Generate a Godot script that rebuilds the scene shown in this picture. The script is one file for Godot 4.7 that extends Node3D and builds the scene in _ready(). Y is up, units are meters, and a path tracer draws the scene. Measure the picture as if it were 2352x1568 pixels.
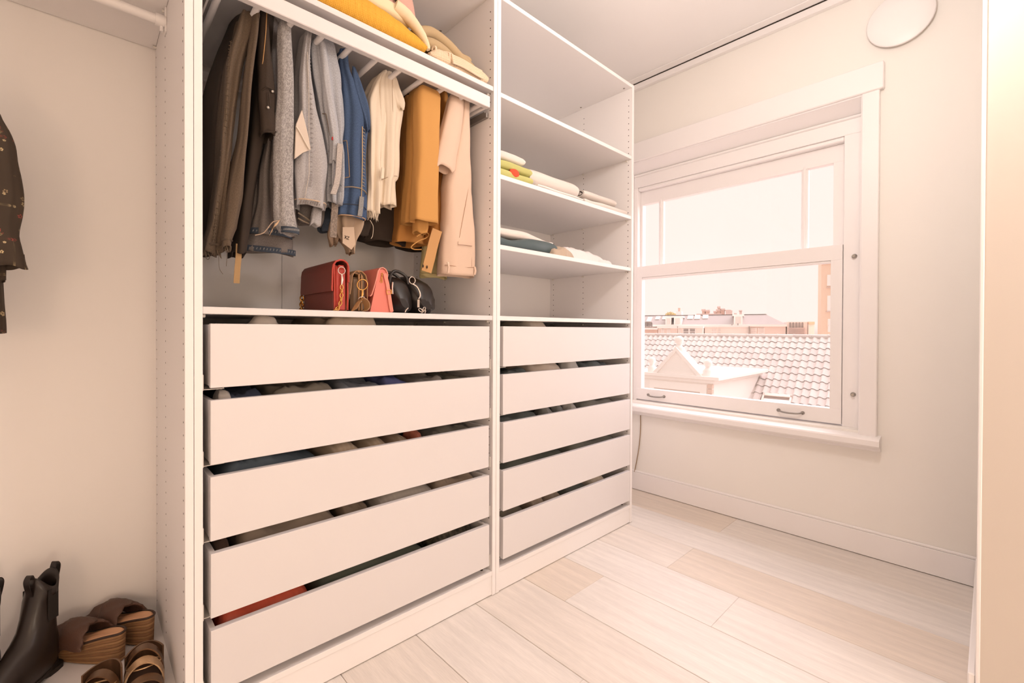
extends Node3D
# A walk-in wardrobe room: three open wardrobe units along the back wall, a sash window in the right wall, roofs outside.

class Shape:
	# triangles, wound clockwise as seen from outside, with smooth groups (-1: flat)
	var p := PackedVector3Array()
	var g := PackedInt32Array()
	var uv := PackedVector2Array()
	var start := 0
	var grp := 0
	var has_uv := false
	func begin() -> void:
		start = p.size()
		grp += 1
	func tri(a: Vector3, b: Vector3, c: Vector3, s: int) -> void:
		p.append(a); p.append(b); p.append(c)
		g.append(s)
	func quad(a: Vector3, b: Vector3, c: Vector3, d: Vector3, s: int) -> void:
		tri(a, b, c, s); tri(a, c, d, s)
	func done() -> void:
		var vol := 0.0
		if start >= p.size(): return
		var o := p[start]
		for i in range(start, p.size(), 3):
			vol += (p[i] - o).dot((p[i + 1] - o).cross(p[i + 2] - o))
		if vol > 0.0:
			for i in range(start, p.size(), 3):
				var t := p[i + 1]
				p[i + 1] = p[i + 2]
				p[i + 2] = t
	func face(pts: Array, centre: Vector3) -> void:
		# one flat convex face, turned away from centre
		var n: Vector3 = (pts[2] - pts[0]).cross(pts[1] - pts[0])
		var q := pts
		if n.dot(pts[0] - centre) < 0.0:
			q = pts.duplicate()
			q.reverse()
		for i in range(1, q.size() - 1):
			tri(q[0], q[i], q[i + 1], -1)
	func box(lo: Vector3, hi: Vector3, b := 0.0) -> Shape:
		begin()
		var c := (lo + hi) * 0.5
		var h := (hi - lo) * 0.5
		h = h.abs()
		b = minf(b, minf(h.x, minf(h.y, h.z)) * 0.9)
		for a in 3:
			var u := (a + 1) % 3
			var w := (a + 2) % 3
			for s in [-1.0, 1.0]:
				var f := []
				for k in [[-1, -1], [1, -1], [1, 1], [-1, 1]]:
					var v := Vector3.ZERO
					v[a] = s * h[a]
					v[u] = k[0] * (h[u] - b)
					v[w] = k[1] * (h[w] - b)
					f.append(c + v)
				face(f, c)
				if b > 0.0:
					for t in [-1.0, 1.0]:
						var e := []
						for k in [[0, -1], [0, 1], [1, 1], [1, -1]]:
							var v := Vector3.ZERO
							v[w] = k[1] * (h[w] - b)
							v[a] = s * (h[a] - (b if k[0] else 0.0))
							v[u] = t * (h[u] - (0.0 if k[0] else b))
							e.append(c + v)
						face(e, c)
		if b > 0.0:
			for sx in [-1.0, 1.0]:
				for sy in [-1.0, 1.0]:
					for sz in [-1.0, 1.0]:
						face([c + Vector3(sx * h.x, sy * (h.y - b), sz * (h.z - b)), c + Vector3(sx * (h.x - b), sy * h.y, sz * (h.z - b)), c + Vector3(sx * (h.x - b), sy * (h.y - b), sz * h.z)], c)
		return self
	func tube(path: Array, r, n := 8, closed := false) -> Shape:
		# r: one radius, or one for each point
		begin()
		var m := path.size()
		var rings := []
		var up := Vector3.UP
		var d0: Vector3 = (path[1] - path[0]).normalized()
		if absf(d0.dot(up)) > 0.9: up = Vector3.RIGHT
		var side := d0.cross(up).normalized()
		for i in m:
			var a: Vector3 = path[(i - 1 + m) % m] if closed else path[maxi(i - 1, 0)]
			var b: Vector3 = path[(i + 1) % m] if closed else path[mini(i + 1, m - 1)]
			var d := (b - a).normalized()
			side = (side - d * side.dot(d)).normalized()
			var up2 := side.cross(d)
			var ring := PackedVector3Array()
			var rr: float = r[i] if r is Array else r
			for k in n:
				var t := TAU * k / n
				ring.append(path[i] + (side * cos(t) + up2 * sin(t)) * rr)
			rings.append(ring)
		_skin(rings, closed, not closed)
		done()
		return self
	func _skin(rings: Array, closed: bool, caps: bool) -> void:
		var n: int = rings[0].size()
		for i in rings.size() if closed else rings.size() - 1:
			var a: PackedVector3Array = rings[i]
			var b: PackedVector3Array = rings[(i + 1) % rings.size()]
			for k in n:
				quad(a[k], a[(k + 1) % n], b[(k + 1) % n], b[k], grp)
		if caps:
			for e in [0, rings.size() - 1]:
				var r: PackedVector3Array = rings[e]
				var c := Vector3.ZERO
				for v in r: c += v / n
				for k in n:
					if e == 0: tri(r[(k + 1) % n], r[k], c, -1)
					else: tri(r[k], r[(k + 1) % n], c, -1)
	func loft(rings: Array, closed := false, caps := true) -> Shape:
		begin()
		_skin(rings, closed, caps)
		done()
		return self
	func ribbon(path: Array, width: Vector3, thick: float) -> Shape:
		# a flat strap along path; width is the half-width vector at every point (or an array of them)
		var rings := []
		for i in path.size():
			var a: Vector3 = path[maxi(i - 1, 0)]
			var b: Vector3 = path[mini(i + 1, path.size() - 1)]
			var nrm := (b - a).cross(width).normalized() * thick * 0.5
			rings.append(PackedVector3Array([path[i] - width - nrm, path[i] + width - nrm, path[i] + width + nrm, path[i] - width + nrm]))
		begin()
		var n := 4
		for i in rings.size() - 1:
			for k in n:
				quad(rings[i][k], rings[i][(k + 1) % n], rings[i + 1][(k + 1) % n], rings[i + 1][k], grp + k * 4000)
		for e in [0, rings.size() - 1]:
			var r: PackedVector3Array = rings[e]
			if e == 0: quad(r[3], r[2], r[1], r[0], -1)
			else: quad(r[0], r[1], r[2], r[3], -1)
		done()
		return self
	func lathe(profile: Array, origin: Vector3, axis := Vector3.UP, n := 24) -> Shape:
		# profile: Vector2(radius, height along the axis), open ends closed by caps
		var x := axis.cross(Vector3.RIGHT if absf(axis.x) < 0.9 else Vector3.UP).normalized()
		var z := axis.cross(x)
		var rings := []
		for q in profile:
			var ring := PackedVector3Array()
			for k in n:
				var t := TAU * k / n
				ring.append(origin + axis * q.y + (x * cos(t) + z * sin(t)) * maxf(q.x, 0.0001))
			rings.append(ring)
		return loft(rings)
	func ball(c: Vector3, r: Vector3, n := 16) -> Shape:
		var rings := []
		for i in n / 2 + 1:
			var f := PI * (i + 0.02) / (n / 2 + 0.04)
			var ring := PackedVector3Array()
			for k in n:
				ring.append(c + Vector3(sin(f) * cos(TAU * k / n), cos(f), sin(f) * sin(TAU * k / n)) * r)
			rings.append(ring)
		return loft(rings)
	func sheet(fn: Callable, nu: int, nv: int, t: float) -> Shape:
		# a sheet of thickness t whose front is fn(u, v)
		begin()
		var a := []
		var b := []
		for i in nu + 1:
			var ra := PackedVector3Array()
			var rb := PackedVector3Array()
			for j in nv + 1:
				var u := float(i) / nu
				var v := float(j) / nv
				var q: Vector3 = fn.call(u, v)
				var du: Vector3 = fn.call(u + 0.01, v) - fn.call(u - 0.01, v)
				var dv: Vector3 = fn.call(u, v + 0.01) - fn.call(u, v - 0.01)
				ra.append(q)
				rb.append(q - du.cross(dv).normalized() * t)
			a.append(ra); b.append(rb)
		for i in nu:
			for j in nv:
				quad(a[i][j], a[i + 1][j], a[i + 1][j + 1], a[i][j + 1], grp)
				quad(b[i][j + 1], b[i + 1][j + 1], b[i + 1][j], b[i][j], grp + 100000)
		for i in nu:
			quad(a[i + 1][0], a[i][0], b[i][0], b[i + 1][0], -1)
			quad(a[i][nv], a[i + 1][nv], b[i + 1][nv], b[i][nv], -1)
		for j in nv:
			quad(a[0][j], a[0][j + 1], b[0][j + 1], b[0][j], -1)
			quad(a[nu][j + 1], a[nu][j], b[nu][j], b[nu][j + 1], -1)
		done()
		return self
	func prism(poly: PackedVector2Array, origin: Vector3, ux: Vector3, uy: Vector3, depth: Vector3) -> Shape:
		# a flat outline pushed along depth
		begin()
		var t := Geometry2D.triangulate_polygon(poly)
		var f := PackedVector3Array()
		for q in poly: f.append(origin + ux * q.x + uy * q.y)
		for i in range(0, t.size(), 3):
			tri(f[t[i]], f[t[i + 1]], f[t[i + 2]], -1)
			tri(f[t[i]] + depth, f[t[i + 2]] + depth, f[t[i + 1]] + depth, -1)
		var cw := Geometry2D.is_polygon_clockwise(poly)
		var tw := PackedVector2Array([poly[t[0]], poly[t[1]], poly[t[2]]])
		var same := Geometry2D.is_polygon_clockwise(tw) == cw
		for i in f.size():
			var a := f[i]
			var b := f[(i + 1) % f.size()]
			if same: quad(b, a, a + depth, b + depth, -1)
			else: quad(a, b, b + depth, a + depth, -1)
		done()
		return self
	func moved(t: Transform3D) -> Shape:
		p = t * p
		return self
	func mesh(m: Material) -> ArrayMesh:
		var st := SurfaceTool.new()
		st.begin(Mesh.PRIMITIVE_TRIANGLES)
		for i in g.size():
			st.set_smooth_group(g[i] if g[i] >= 0 else -1)
			for k in 3:
				st.add_vertex(p[i * 3 + k])
		st.generate_normals()
		st.index()
		var am := st.commit()
		am.surface_set_material(0, m)
		return am

var rng := RandomNumberGenerator.new()
var used := {}
var mats := {}
var tex := {}

func numbered(called: String) -> String:
	if not used.has(called):
		used[called] = 0
		return called
	used[called] += 1
	return "%s_%03d" % [called, used[called]]

func thing(called: String, label: String, category: String, at := Vector3.ZERO, group := "") -> Node3D:
	var o := Node3D.new()
	o.name = numbered(called)
	add_child(o)
	o.position = at
	o.set_meta("label", label)
	o.set_meta("category", category)
	if group: o.set_meta("group", group)
	return o

func part(called: String, s: Shape, m: Material, parent: Node3D, label := "") -> MeshInstance3D:
	var o := MeshInstance3D.new()
	o.name = called
	# shapes are written in world coordinates; parts sit in their thing's axes
	var at := Vector3.ZERO
	var q: Node = parent
	while q != self:
		at += q.position
		q = q.get_parent()
	if at != Vector3.ZERO: s.moved(Transform3D(Basis(), -at))
	o.mesh = s.mesh(m)
	parent.add_child(o, true)
	if label: o.set_meta("label", label)
	return o

func struct(called: String, s: Shape, m: Material) -> MeshInstance3D:
	var o := MeshInstance3D.new()
	o.name = numbered(called)
	o.mesh = s.mesh(m)
	add_child(o)
	o.set_meta("kind", "structure")
	return o

func noise(key: String, freq: float, lo: float, hi: float, kind := FastNoiseLite.TYPE_SIMPLEX_SMOOTH, oct := 3, size := 256) -> NoiseTexture2D:
	if tex.has(key): return tex[key]
	var f := FastNoiseLite.new()
	f.noise_type = kind
	f.frequency = freq
	f.fractal_octaves = oct
	f.seed = 7 + tex.size()
	var t := NoiseTexture2D.new()
	t.width = size
	t.height = size
	t.seamless = true
	t.noise = f
	var r := Gradient.new()
	r.set_color(0, Color(lo, lo, lo))
	r.set_color(1, Color(hi, hi, hi))
	t.color_ramp = r
	tex[key] = t
	return t

func M(c: Color, rough := 0.6, t: Texture2D = null, s := Vector3.ONE, world := false) -> StandardMaterial3D:
	var key := "%s %s %s %s %s" % [c, rough, t, s, world]
	if mats.has(key): return mats[key]
	var m := StandardMaterial3D.new()
	m.albedo_color = c
	m.roughness = rough
	if t:
		m.albedo_texture = t
		m.uv1_triplanar = true
		m.uv1_world_triplanar = world
		m.uv1_scale = s
	mats[key] = m
	return m

func bumped(m: StandardMaterial3D, t: Texture2D, height_cm: float) -> StandardMaterial3D:
	var c := m.duplicate() as StandardMaterial3D
	c.heightmap_enabled = true
	c.heightmap_texture = t
	c.heightmap_scale = height_cm
	if not c.uv1_triplanar:
		c.uv1_triplanar = true
		c.uv1_scale = Vector3.ONE * 20
	return c

func sample(rows: Array, y: float) -> Vector2:
	# left and right edge of a hanging piece at height y (rows run downwards)
	if y >= rows[0][0]: return Vector2(rows[0][1], rows[0][2])
	for i in rows.size() - 1:
		if y >= rows[i + 1][0]:
			var t: float = (rows[i][0] - y) / maxf(rows[i][0] - rows[i + 1][0], 0.0001)
			var a: Array = rows[maxi(i - 1, 0)]
			var b: Array = rows[i]
			var c: Array = rows[i + 1]
			var d: Array = rows[mini(i + 2, rows.size() - 1)]
			return Vector2(cubic_interpolate(b[1], c[1], a[1], d[1], t), cubic_interpolate(b[2], c[2], a[2], d[2], t))
	return Vector2(rows[-1][1], rows[-1][2])

func front_z(rows: Array, zf: float, depth: float, x: float, y: float, pw := 2.6) -> float:
	var e := sample(rows, y)
	var hw := maxf((e.y - e.x) * 0.5, 0.001)
	var t := clampf(absf(x - (e.x + e.y) * 0.5) / hw, 0.0, 0.97)
	return zf - depth * 0.5 + depth * 0.5 * pow(1.0 - pow(t, pw), 1.0 / pw)

var cloth_noise := FastNoiseLite.new()

func drape(rows: Array, zf: float, depth: float, amp := 0.004, folds := 5.0, seed_at := 0.0, pw := 2.6, wrinkle := 0.003, hem_wave := 0.004) -> Shape:
	# a length of hanging cloth: a flattened tube whose edges follow rows [height, left, right], its front at zf
	var s := Shape.new()
	var rings := []
	var n := 56
	var top: float = rows[0][0]
	var low: float = rows[-1][0]
	var steps := clampi(int((top - low) / 0.011), 8, 64)
	for i in steps + 5:
		var k := mini(i, steps)
		var y := lerpf(top, low, float(k) / steps)
		var e := sample(rows, y)
		var hw := maxf((e.y - e.x) * 0.5, 0.002)
		var hd := depth * 0.5
		var inset := 0.0
		if i == 0: inset = 0.008
		if i == 1: inset = 0.003
		if i > steps: inset = 0.0015 + 0.0012 * (i - steps)
		if i > steps + 1: y += 0.012 * (i - steps - 1)
		var ring := PackedVector3Array()
		for j in n:
			var t := TAU * j / n
			var cx := cos(t)
			var cz := sin(t)
			var q := Vector2(signf(cx) * pow(absf(cx), 2.0 / pw), signf(cz) * pow(absf(cz), 2.0 / pw))
			var yy := 0.0 if i == 0 else float(k) / steps
			var ph := cloth_noise.get_noise_2d(y * 90.0, seed_at * 37.0) * 2.2
			var w := sin(t * folds + seed_at * 5.1 + ph) + 0.5 * sin(t * folds * 1.9 + seed_at * 2.3 - ph * 1.7)
			var d := amp * w * (0.45 + 0.55 * yy)
			d += wrinkle * cloth_noise.get_noise_3d(q.x * 40.0 + seed_at * 91.0, y * 420.0, q.y * 60.0) * 2.0
			d = minf(d, 0.7 * minf(hw, hd)) - inset
			var lenq := maxf(q.length(), 0.001)
			var off := Vector2(q.x / lenq * minf(1.0, hw / 0.02), q.y / lenq) * d
			var yj := hem_wave * sin(t * 3.0 + seed_at * 3.0) * yy * yy
			ring.append(Vector3((e.x + e.y) * 0.5 + q.x * hw + off.x, y + yj, zf - hd + q.y * hd + off.y))
		rings.append(ring)
	return s.loft(rings)

func on_front(pts: Array, rows: Array, zf: float, depth: float, lift := 0.002, pw := 2.6) -> Array:
	# lay a line on the front of a hanging piece
	var out := []
	for i in pts.size() - 1:
		for k in 6:
			var q: Vector3 = pts[i].lerp(pts[i + 1], k / 6.0)
			out.append(Vector3(q.x, q.y, front_z(rows, zf, depth, q.x, q.y, pw) + lift))
	var e: Vector3 = pts[-1]
	out.append(Vector3(e.x, e.y, front_z(rows, zf, depth, e.x, e.y, pw) + lift))
	return out

func lump(x0: float, x1: float, z0: float, z1: float, y0: float, h: float, seed_at: float, rough := 0.35, nx := 40, nz := 28, edge := 0.22, slope := 0.0) -> Shape:
	# a soft folded heap of cloth resting on y0
	var s := Shape.new()
	s.begin()
	var top := []
	var bottom := []
	for i in nx + 1:
		var a := PackedVector3Array()
		var b := PackedVector3Array()
		for j in nz + 1:
			var u := float(i) / nx
			var v := float(j) / nz
			# rounded rectangle footprint, domed edges
			var pu := u * 2.0 - 1.0
			var pv := v * 2.0 - 1.0
			var e := (1.0 - pow(absf(pu), 2.0 / edge)) * (1.0 - pow(absf(pv), 2.0 / edge))
			e = pow(maxf(e, 0.0), 0.5)
			var wob := 0.012 * cloth_noise.get_noise_2d(u * 180.0 + seed_at * 50.0, v * 180.0)
			var x := lerpf(x0, x1, u) + wob * (1.0 - absf(pu) * 0.5)
			var z := lerpf(z0, z1, v) + wob * 0.6
			var nn := cloth_noise.get_noise_2d(x * 700.0 + seed_at * 31.0, z * 800.0) + 0.5 * sin(cloth_noise.get_noise_2d(x * 300.0 - seed_at * 17.0, z * 260.0) * 9.0) * 0.6
			var y := y0 + h * e * (1.0 - rough * 0.5 + rough * nn + slope * pu) + 0.0025 * e * sin(cloth_noise.get_noise_2d(x * 900.0 - seed_at * 7.0, z * 1400.0) * 14.0)
			a.append(Vector3(x, maxf(y, y0), z))
			b.append(Vector3(x, y0, z))
		top.append(a)
		bottom.append(b)
	for i in nx:
		for j in nz:
			s.quad(top[i][j], top[i + 1][j], top[i + 1][j + 1], top[i][j + 1], s.grp)
	for i in nx:
		s.quad(bottom[i + 1][0], bottom[i][0], bottom[i][nz], bottom[i + 1][nz], -1)
		s.quad(top[i + 1][0], top[i][0], bottom[i][0], bottom[i + 1][0], -1)
		s.quad(top[i][nz], top[i + 1][nz], bottom[i + 1][nz], bottom[i][nz], -1)
	for j in nz:
		s.quad(top[0][j], top[0][j + 1], bottom[0][j + 1], bottom[0][j], -1)
		s.quad(top[nx][j + 1], top[nx][j], bottom[nx][j], bottom[nx][j + 1], -1)
	s.done()
	return s

func folded(x0: float, x1: float, z0: float, z1: float, y0: float, layers: int, h: float, seed_at: float, sag := 0.006, rib := 0.0, ribs := 40.0) -> Shape:
	# a garment or towel folded flat: rounded layers one on another, wavering a little
	var s := Shape.new()
	for k in layers:
		var th := h / layers
		var rings := []
		var n := 28
		var nx := 48
		for i in nx + 1:
			var u := 0.5 - 0.5 * cos(PI * i / nx)
			var from_end := minf(u, 1.0 - u) * absf(x1 - x0) / (th * 0.6)
			var end := pow(maxf(1.0 - pow(maxf(1.0 - from_end, 0.0), 3.0), 0.0), 1.0 / 3.0)
			end = maxf(end, 0.06)
			var ring := PackedVector3Array()
			var x := lerpf(x0, x1, u)
			var wav := sag * cloth_noise.get_noise_2d(x * 260.0 + seed_at * 40.0, k * 33.0) * 2.0
			for j in n:
				var t := TAU * j / n
				var cz := signf(cos(t)) * pow(absf(cos(t)), 0.35)
				var cy := signf(sin(t)) * pow(absf(sin(t)), 0.55)
				var inset := 0.006 * cloth_noise.get_noise_2d(u * 120.0 + k * 71.0, seed_at * 60.0 + 9.0)
				var z := lerpf(z0, z1, cz * 0.5 + 0.5) + inset
				var y := y0 + th * (k + 0.5) + th * 0.52 * cy * end + wav * float(k + 0.5 + 0.5 * cy) / layers
				var r := rib * sin(u * ribs * TAU)
				y += r * maxf(cy, 0.0)
				z += r * cz
				ring.append(Vector3(x, maxf(y, y0), z))
			rings.append(ring)
		s.loft(rings)
	return s

func smooth(pts: Array, per := 8) -> Array:
	var out := []
	for i in pts.size() - 1:
		var a: Vector3 = pts[maxi(i - 1, 0)]
		var d: Vector3 = pts[mini(i + 2, pts.size() - 1)]
		for k in per:
			out.append(pts[i].cubic_interpolate(pts[i + 1], a, d, float(k) / per))
	out.append(pts[-1])
	return out

func ring_path(c: Vector3, r: float, u: Vector3, v: Vector3, n := 20) -> Array:
	var out := []
	for i in n:
		out.append(c + (u * cos(TAU * i / n) + v * sin(TAU * i / n)) * r)
	return out

func lpart(called: String, s: Shape, m: Material, parent: Node3D, label := "") -> MeshInstance3D:
	# a part whose shape is already written in its parent's axes
	var o := MeshInstance3D.new()
	o.name = called
	o.mesh = s.mesh(m)
	parent.add_child(o, true)
	if label: o.set_meta("label", label)
	return o

var white: StandardMaterial3D
var white_edge: StandardMaterial3D
var dimmed_white: StandardMaterial3D
var backing: StandardMaterial3D
var paint: StandardMaterial3D
var trimw: StandardMaterial3D
var hole_m: StandardMaterial3D
var steel: StandardMaterial3D
var dark_steel: StandardMaterial3D

func _ready() -> void:
	rng.seed = 11
	cloth_noise.seed = 5
	cloth_noise.frequency = 0.01
	cloth_noise.fractal_octaves = 2
	set_camera()
	set_light()
	set_materials()
	room()
	window()
	var units := wardrobe()
	trouser_rack(units[1])
	drawers(units[1], true)
	drawers(units[2], false)
	hanging_clothes()
	bags()
	top_shelf_knits()
	folded_linen()
	drawer_contents()
	left_closet(units[0])
	fittings()
	outside()

func set_camera() -> void:
	var cam := Camera3D.new()
	cam.name = "camera"
	add_child(cam)
	cam.projection = Camera3D.PROJECTION_FRUSTUM
	cam.near = 0.05
	cam.far = 600.0
	var f := 1041.661
	cam.size = 0.05 * 1568.0 / f
	cam.frustum_offset = Vector2(0.05 * (1176.0 - 1138.844) / f, -0.05 * (784.0 - 764.807) / f)
	cam.position = Vector3(-1.20285, 1.04099, 1.31142)
	cam.rotation_order = EULER_ORDER_YXZ
	cam.rotation = Vector3(-0.00726727, -0.74051387, 0.0035971)
	cam.current = true

func set_light() -> void:
	var we := WorldEnvironment.new()
	we.name = "world_environment"
	add_child(we)
	var e := Environment.new()
	we.environment = e
	e.background_mode = Environment.BG_SKY
	e.tonemap_mode = Environment.TONE_MAPPER_LINEAR
	e.tonemap_exposure = 1.05
	e.sdfgi_enabled = true
	e.ssao_enabled = true
	e.ssil_enabled = true
	var sky := Sky.new()
	var sm := ProceduralSkyMaterial.new()
	# bright overcast
	sm.sky_top_color = Color(1.0, 0.92, 0.885)
	sm.sky_horizon_color = Color(1.0, 0.92, 0.885)
	sm.ground_horizon_color = Color(0.95, 0.86, 0.82)
	sm.ground_bottom_color = Color(0.85, 0.76, 0.7)
	sm.sky_energy_multiplier = 1.035
	sky.sky_material = sm
	e.sky = sky
	# the bright part of the overcast sky, high over the street
	var sun := DirectionalLight3D.new()
	sun.name = "hazy_sun"
	add_child(sun)
	sun.light_color = Color(1.0, 0.93, 0.96)
	sun.light_energy = 1.95
	sun.light_angular_distance = 90.0
	sun.shadow_enabled = true
	sun.sky_mode = DirectionalLight3D.SKY_MODE_LIGHT_ONLY
	sun.look_at_from_position(Vector3(8, 6, 1.5), Vector3.ZERO)
	# four fill lights added out of frame, shaped as globe lamps: one hung, three standing
	added_lamp("added_pendant", "added fill light shaped as a white globe pendant, unseen above the frame", Vector3(0.2, 2.15, 1.05), 0.13, 0.6, Color(1.0, 0.955, 0.93), true)
	added_lamp("added_floor_lamp", "added fill light shaped as a standing globe lamp by the left wall, outside the frame", Vector3(-2.0, 1.0, 1.75), 0.16, 0.28, Color(1.0, 0.83, 0.7), false)
	added_lamp("added_floor_lamp", "added fill light shaped as a standing globe lamp, unseen at the far end behind the photographer", Vector3(-0.9, 0.8, 4.2), 0.2, 1.05, Color(1.0, 0.91, 0.82), false)
	added_lamp("added_floor_lamp", "added fill light shaped as a standing globe lamp, unseen behind the photographer by the near wall", Vector3(0.3, 1.3, 2.2), 0.14, 0.28, Color(1.0, 0.95, 0.97), false)

func added_lamp(called: String, label: String, c: Vector3, r: float, energy: float, tint: Color, hung: bool) -> void:
	var lamp := thing(called, label, "lamp", c if hung else Vector3(c.x, 0, c.z))
	var g := StandardMaterial3D.new()
	g.albedo_color = Color(0.95, 0.93, 0.91)
	g.emission_enabled = true
	g.emission = tint
	g.emission_energy_multiplier = 1.5
	part("globe", Shape.new().ball(c, Vector3.ONE * r, 24), g, lamp)
	var s := Shape.new()
	if hung:
		s.tube([c + Vector3(0, r, 0), Vector3(c.x, 2.62, c.z)], 0.006, 8)
		s.lathe([Vector2(0.05, 0.0), Vector2(0.05, 0.024)], Vector3(c.x, 2.62, c.z), Vector3.UP, 20)
	else:
		s.tube([Vector3(c.x, 0.02, c.z), c - Vector3(0, r, 0)], 0.01, 10)
		s.lathe([Vector2(0.15, 0.001), Vector2(0.15, 0.015), Vector2(0.02, 0.03)], Vector3(c.x, 0, c.z), Vector3.UP, 28)
	part("stem", s, M(Color(0.8, 0.78, 0.75), 0.4), lamp)
	var l := OmniLight3D.new()
	l.name = "fill_light"
	add_child(l)
	l.position = c
	l.light_color = tint
	l.light_energy = energy
	l.light_size = r * 0.9
	l.omni_range = 14.0
	l.omni_attenuation = 2.0
	l.shadow_enabled = true

func set_materials() -> void:
	white = M(Color(0.95, 0.935, 0.93), 0.45)
	white_edge = M(Color(0.945, 0.93, 0.925), 0.42)
	dimmed_white = M(Color(0.88, 0.865, 0.865), 0.45)  # the carcass white, darkened to offset strong light on front faces
	backing = M(Color(0.955, 0.94, 0.925), 0.55)
	paint = bumped(M(Color(0.965, 0.95, 0.925), 0.85), noise("plaster", 0.06, 0.3, 0.7), 0.02)
	paint.uv1_scale = Vector3.ONE * 6.0
	trimw = M(Color(0.972, 0.957, 0.95), 0.38)
	hole_m = M(Color(0.2, 0.15, 0.11), 0.9)
	steel = M(Color(0.72, 0.7, 0.67), 0.28)
	steel.metallic = 0.9
	dark_steel = M(Color(0.6, 0.58, 0.56), 0.4)
	dark_steel.metallic = 0.8

const XW := 1.487       # inner face of the window wall
const CEIL := 2.646
const HOLE_Y0 := 0.575
const HOLE_Y1 := 2.14
const HOLE_Z0 := -0.33
const HOLE_Z1 := 0.90

func slab(lo: Vector3, hi: Vector3, b := 0.0) -> Shape:
	return Shape.new().box(lo, hi, b)

func room() -> void:
	# floor: a screed, then oak boards laid one by one towards the back wall
	var fl := struct("floor", slab(Vector3(-2.4, -0.16, -0.8), Vector3(1.7, -0.014, 4.9)), M(Color(0.3, 0.24, 0.19), 0.9))
	var grain := noise("oak_grain", 0.012, 0.93, 1.0, FastNoiseLite.TYPE_SIMPLEX_SMOOTH, 5, 512)
	var fine := noise("oak_fine", 0.05, 0.25, 0.75, FastNoiseLite.TYPE_SIMPLEX, 4, 512)
	var tones := [Color(0.958, 0.93, 0.90), Color(0.962, 0.937, 0.91), Color(0.952, 0.92, 0.885), Color(0.96, 0.937, 0.912), Color(0.94, 0.892, 0.838)]
	var oak := []
	for i in 10:
		var m := M(tones[i % 5], 0.42 + 0.01 * i, grain, Vector3(4.5, 1.0, 0.32), true)
		m.uv1_offset = Vector3(0.37 * i, 0.0, 0.61 * i)
		m.heightmap_enabled = true
		m.heightmap_texture = fine
		m.heightmap_scale = 0.006
		m.detail_enabled = true
		m.detail_blend_mode = BaseMaterial3D.BLEND_MODE_MUL
		m.detail_albedo = noise("oak_pores", 0.035, 0.955, 1.0, FastNoiseLite.TYPE_SIMPLEX, 5, 512)
		m.detail_uv_layer = BaseMaterial3D.DETAIL_UV_2
		m.uv2_triplanar = true
		m.uv2_world_triplanar = true
		m.uv2_scale = Vector3(11.0, 1.0, 0.9)
		m.uv2_offset = Vector3(0.21 * i, 0.0, 0.43 * i)
		oak.append(m)
	var first := {5: 0.21, 6: 0.652, 7: -0.9, 8: 0.368, 4: 0.5, 3: 0.95, 2: -0.2, 1: 0.6, 0: 0.1, -1: 0.5, -2: 0.2}
	first = {1.487: 0.368, 1.226: -0.55, 0.961: 0.356, 0.694: 0.652, 0.43: 0.21, 0.166: 1.25, -0.098: 0.497, -0.362: 0.95, -0.627: 0.3, -0.892: 1.1, -1.157: 0.2, -1.422: 0.8, -1.687: 0.1, -1.952: 0.7, -2.2: 0.0}
	var edges := first.keys()
	var count := 0
	for i in edges.size() - 1:
		var x1: float = edges[i]
		var x0: float = edges[i + 1]
		var joint: float = first[edges[i]]
		var zs := [-0.78, joint - 1.9, joint, joint + 1.9, joint + 3.8, 4.8]
		var last := -0.78
		for z in zs:
			if z <= last + 0.05: continue
			var z1 := minf(z, 4.8)
			var tone := (count * 7 + i * 3) % 10
			if i == 0: tone = 4 if joint > last + 0.2 and absf(z1 - joint) < 0.01 else 2
			var s := slab(Vector3(x0 + 0.0009, -0.014, last + 0.0002), Vector3(x1 - 0.0009, 0.0, z1 - 0.0002), 0.0012)
			lpart("floorboard", s, oak[tone], fl)
			count += 1
			last = z1
			if last >= 4.79: break
	# shell
	struct("ceiling", slab(Vector3(-2.4, CEIL, -0.8), Vector3(1.7, CEIL + 0.15, 4.9)), M(Color(0.975, 0.965, 0.96), 0.8))
	struct("wall_back", slab(Vector3(-2.4, -0.16, -0.8), Vector3(1.7, CEIL, -0.62)), paint)
	struct("wall_left", slab(Vector3(-2.4, -0.16, -0.62), Vector3(-2.22, CEIL, 4.9)), paint)
	struct("wall_front", slab(Vector3(-2.22, -0.16, 4.72), Vector3(1.7, CEIL, 4.9)), paint)
	# window wall with its opening: four pieces of one wall
	var w := Shape.new()
	w.box(Vector3(XW, -0.16, -0.62), Vector3(XW + 0.16, HOLE_Y0, 4.72))
	w.box(Vector3(XW, HOLE_Y1, -0.62), Vector3(XW + 0.16, CEIL, 4.72))
	w.box(Vector3(XW, HOLE_Y0, -0.62), Vector3(XW + 0.16, HOLE_Y1, HOLE_Z0))
	w.box(Vector3(XW, HOLE_Y0, HOLE_Z1), Vector3(XW + 0.16, HOLE_Y1, 4.72))
	struct("wall_right", w, paint)
	# the near wall that closes the picture on the right, with a pale corner bead and its skirting
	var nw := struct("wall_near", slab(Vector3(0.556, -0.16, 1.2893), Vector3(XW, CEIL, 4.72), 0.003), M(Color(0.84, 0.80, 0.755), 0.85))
	lpart("corner_bead", slab(Vector3(0.551, 0.0, 1.2885), Vector3(0.557, CEIL, 1.297), 0.002), trimw, nw)
	lpart("skirting", slab(Vector3(0.556, 0.0, 1.274), Vector3(XW - 0.02, 0.125, 1.2893), 0.003), trimw, nw)
	# skirting board along the window wall
	var bb := Shape.new()
	bb.box(Vector3(XW - 0.014, 0.003, -0.6), Vector3(XW, 0.112, 1.289), 0.001)
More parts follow.
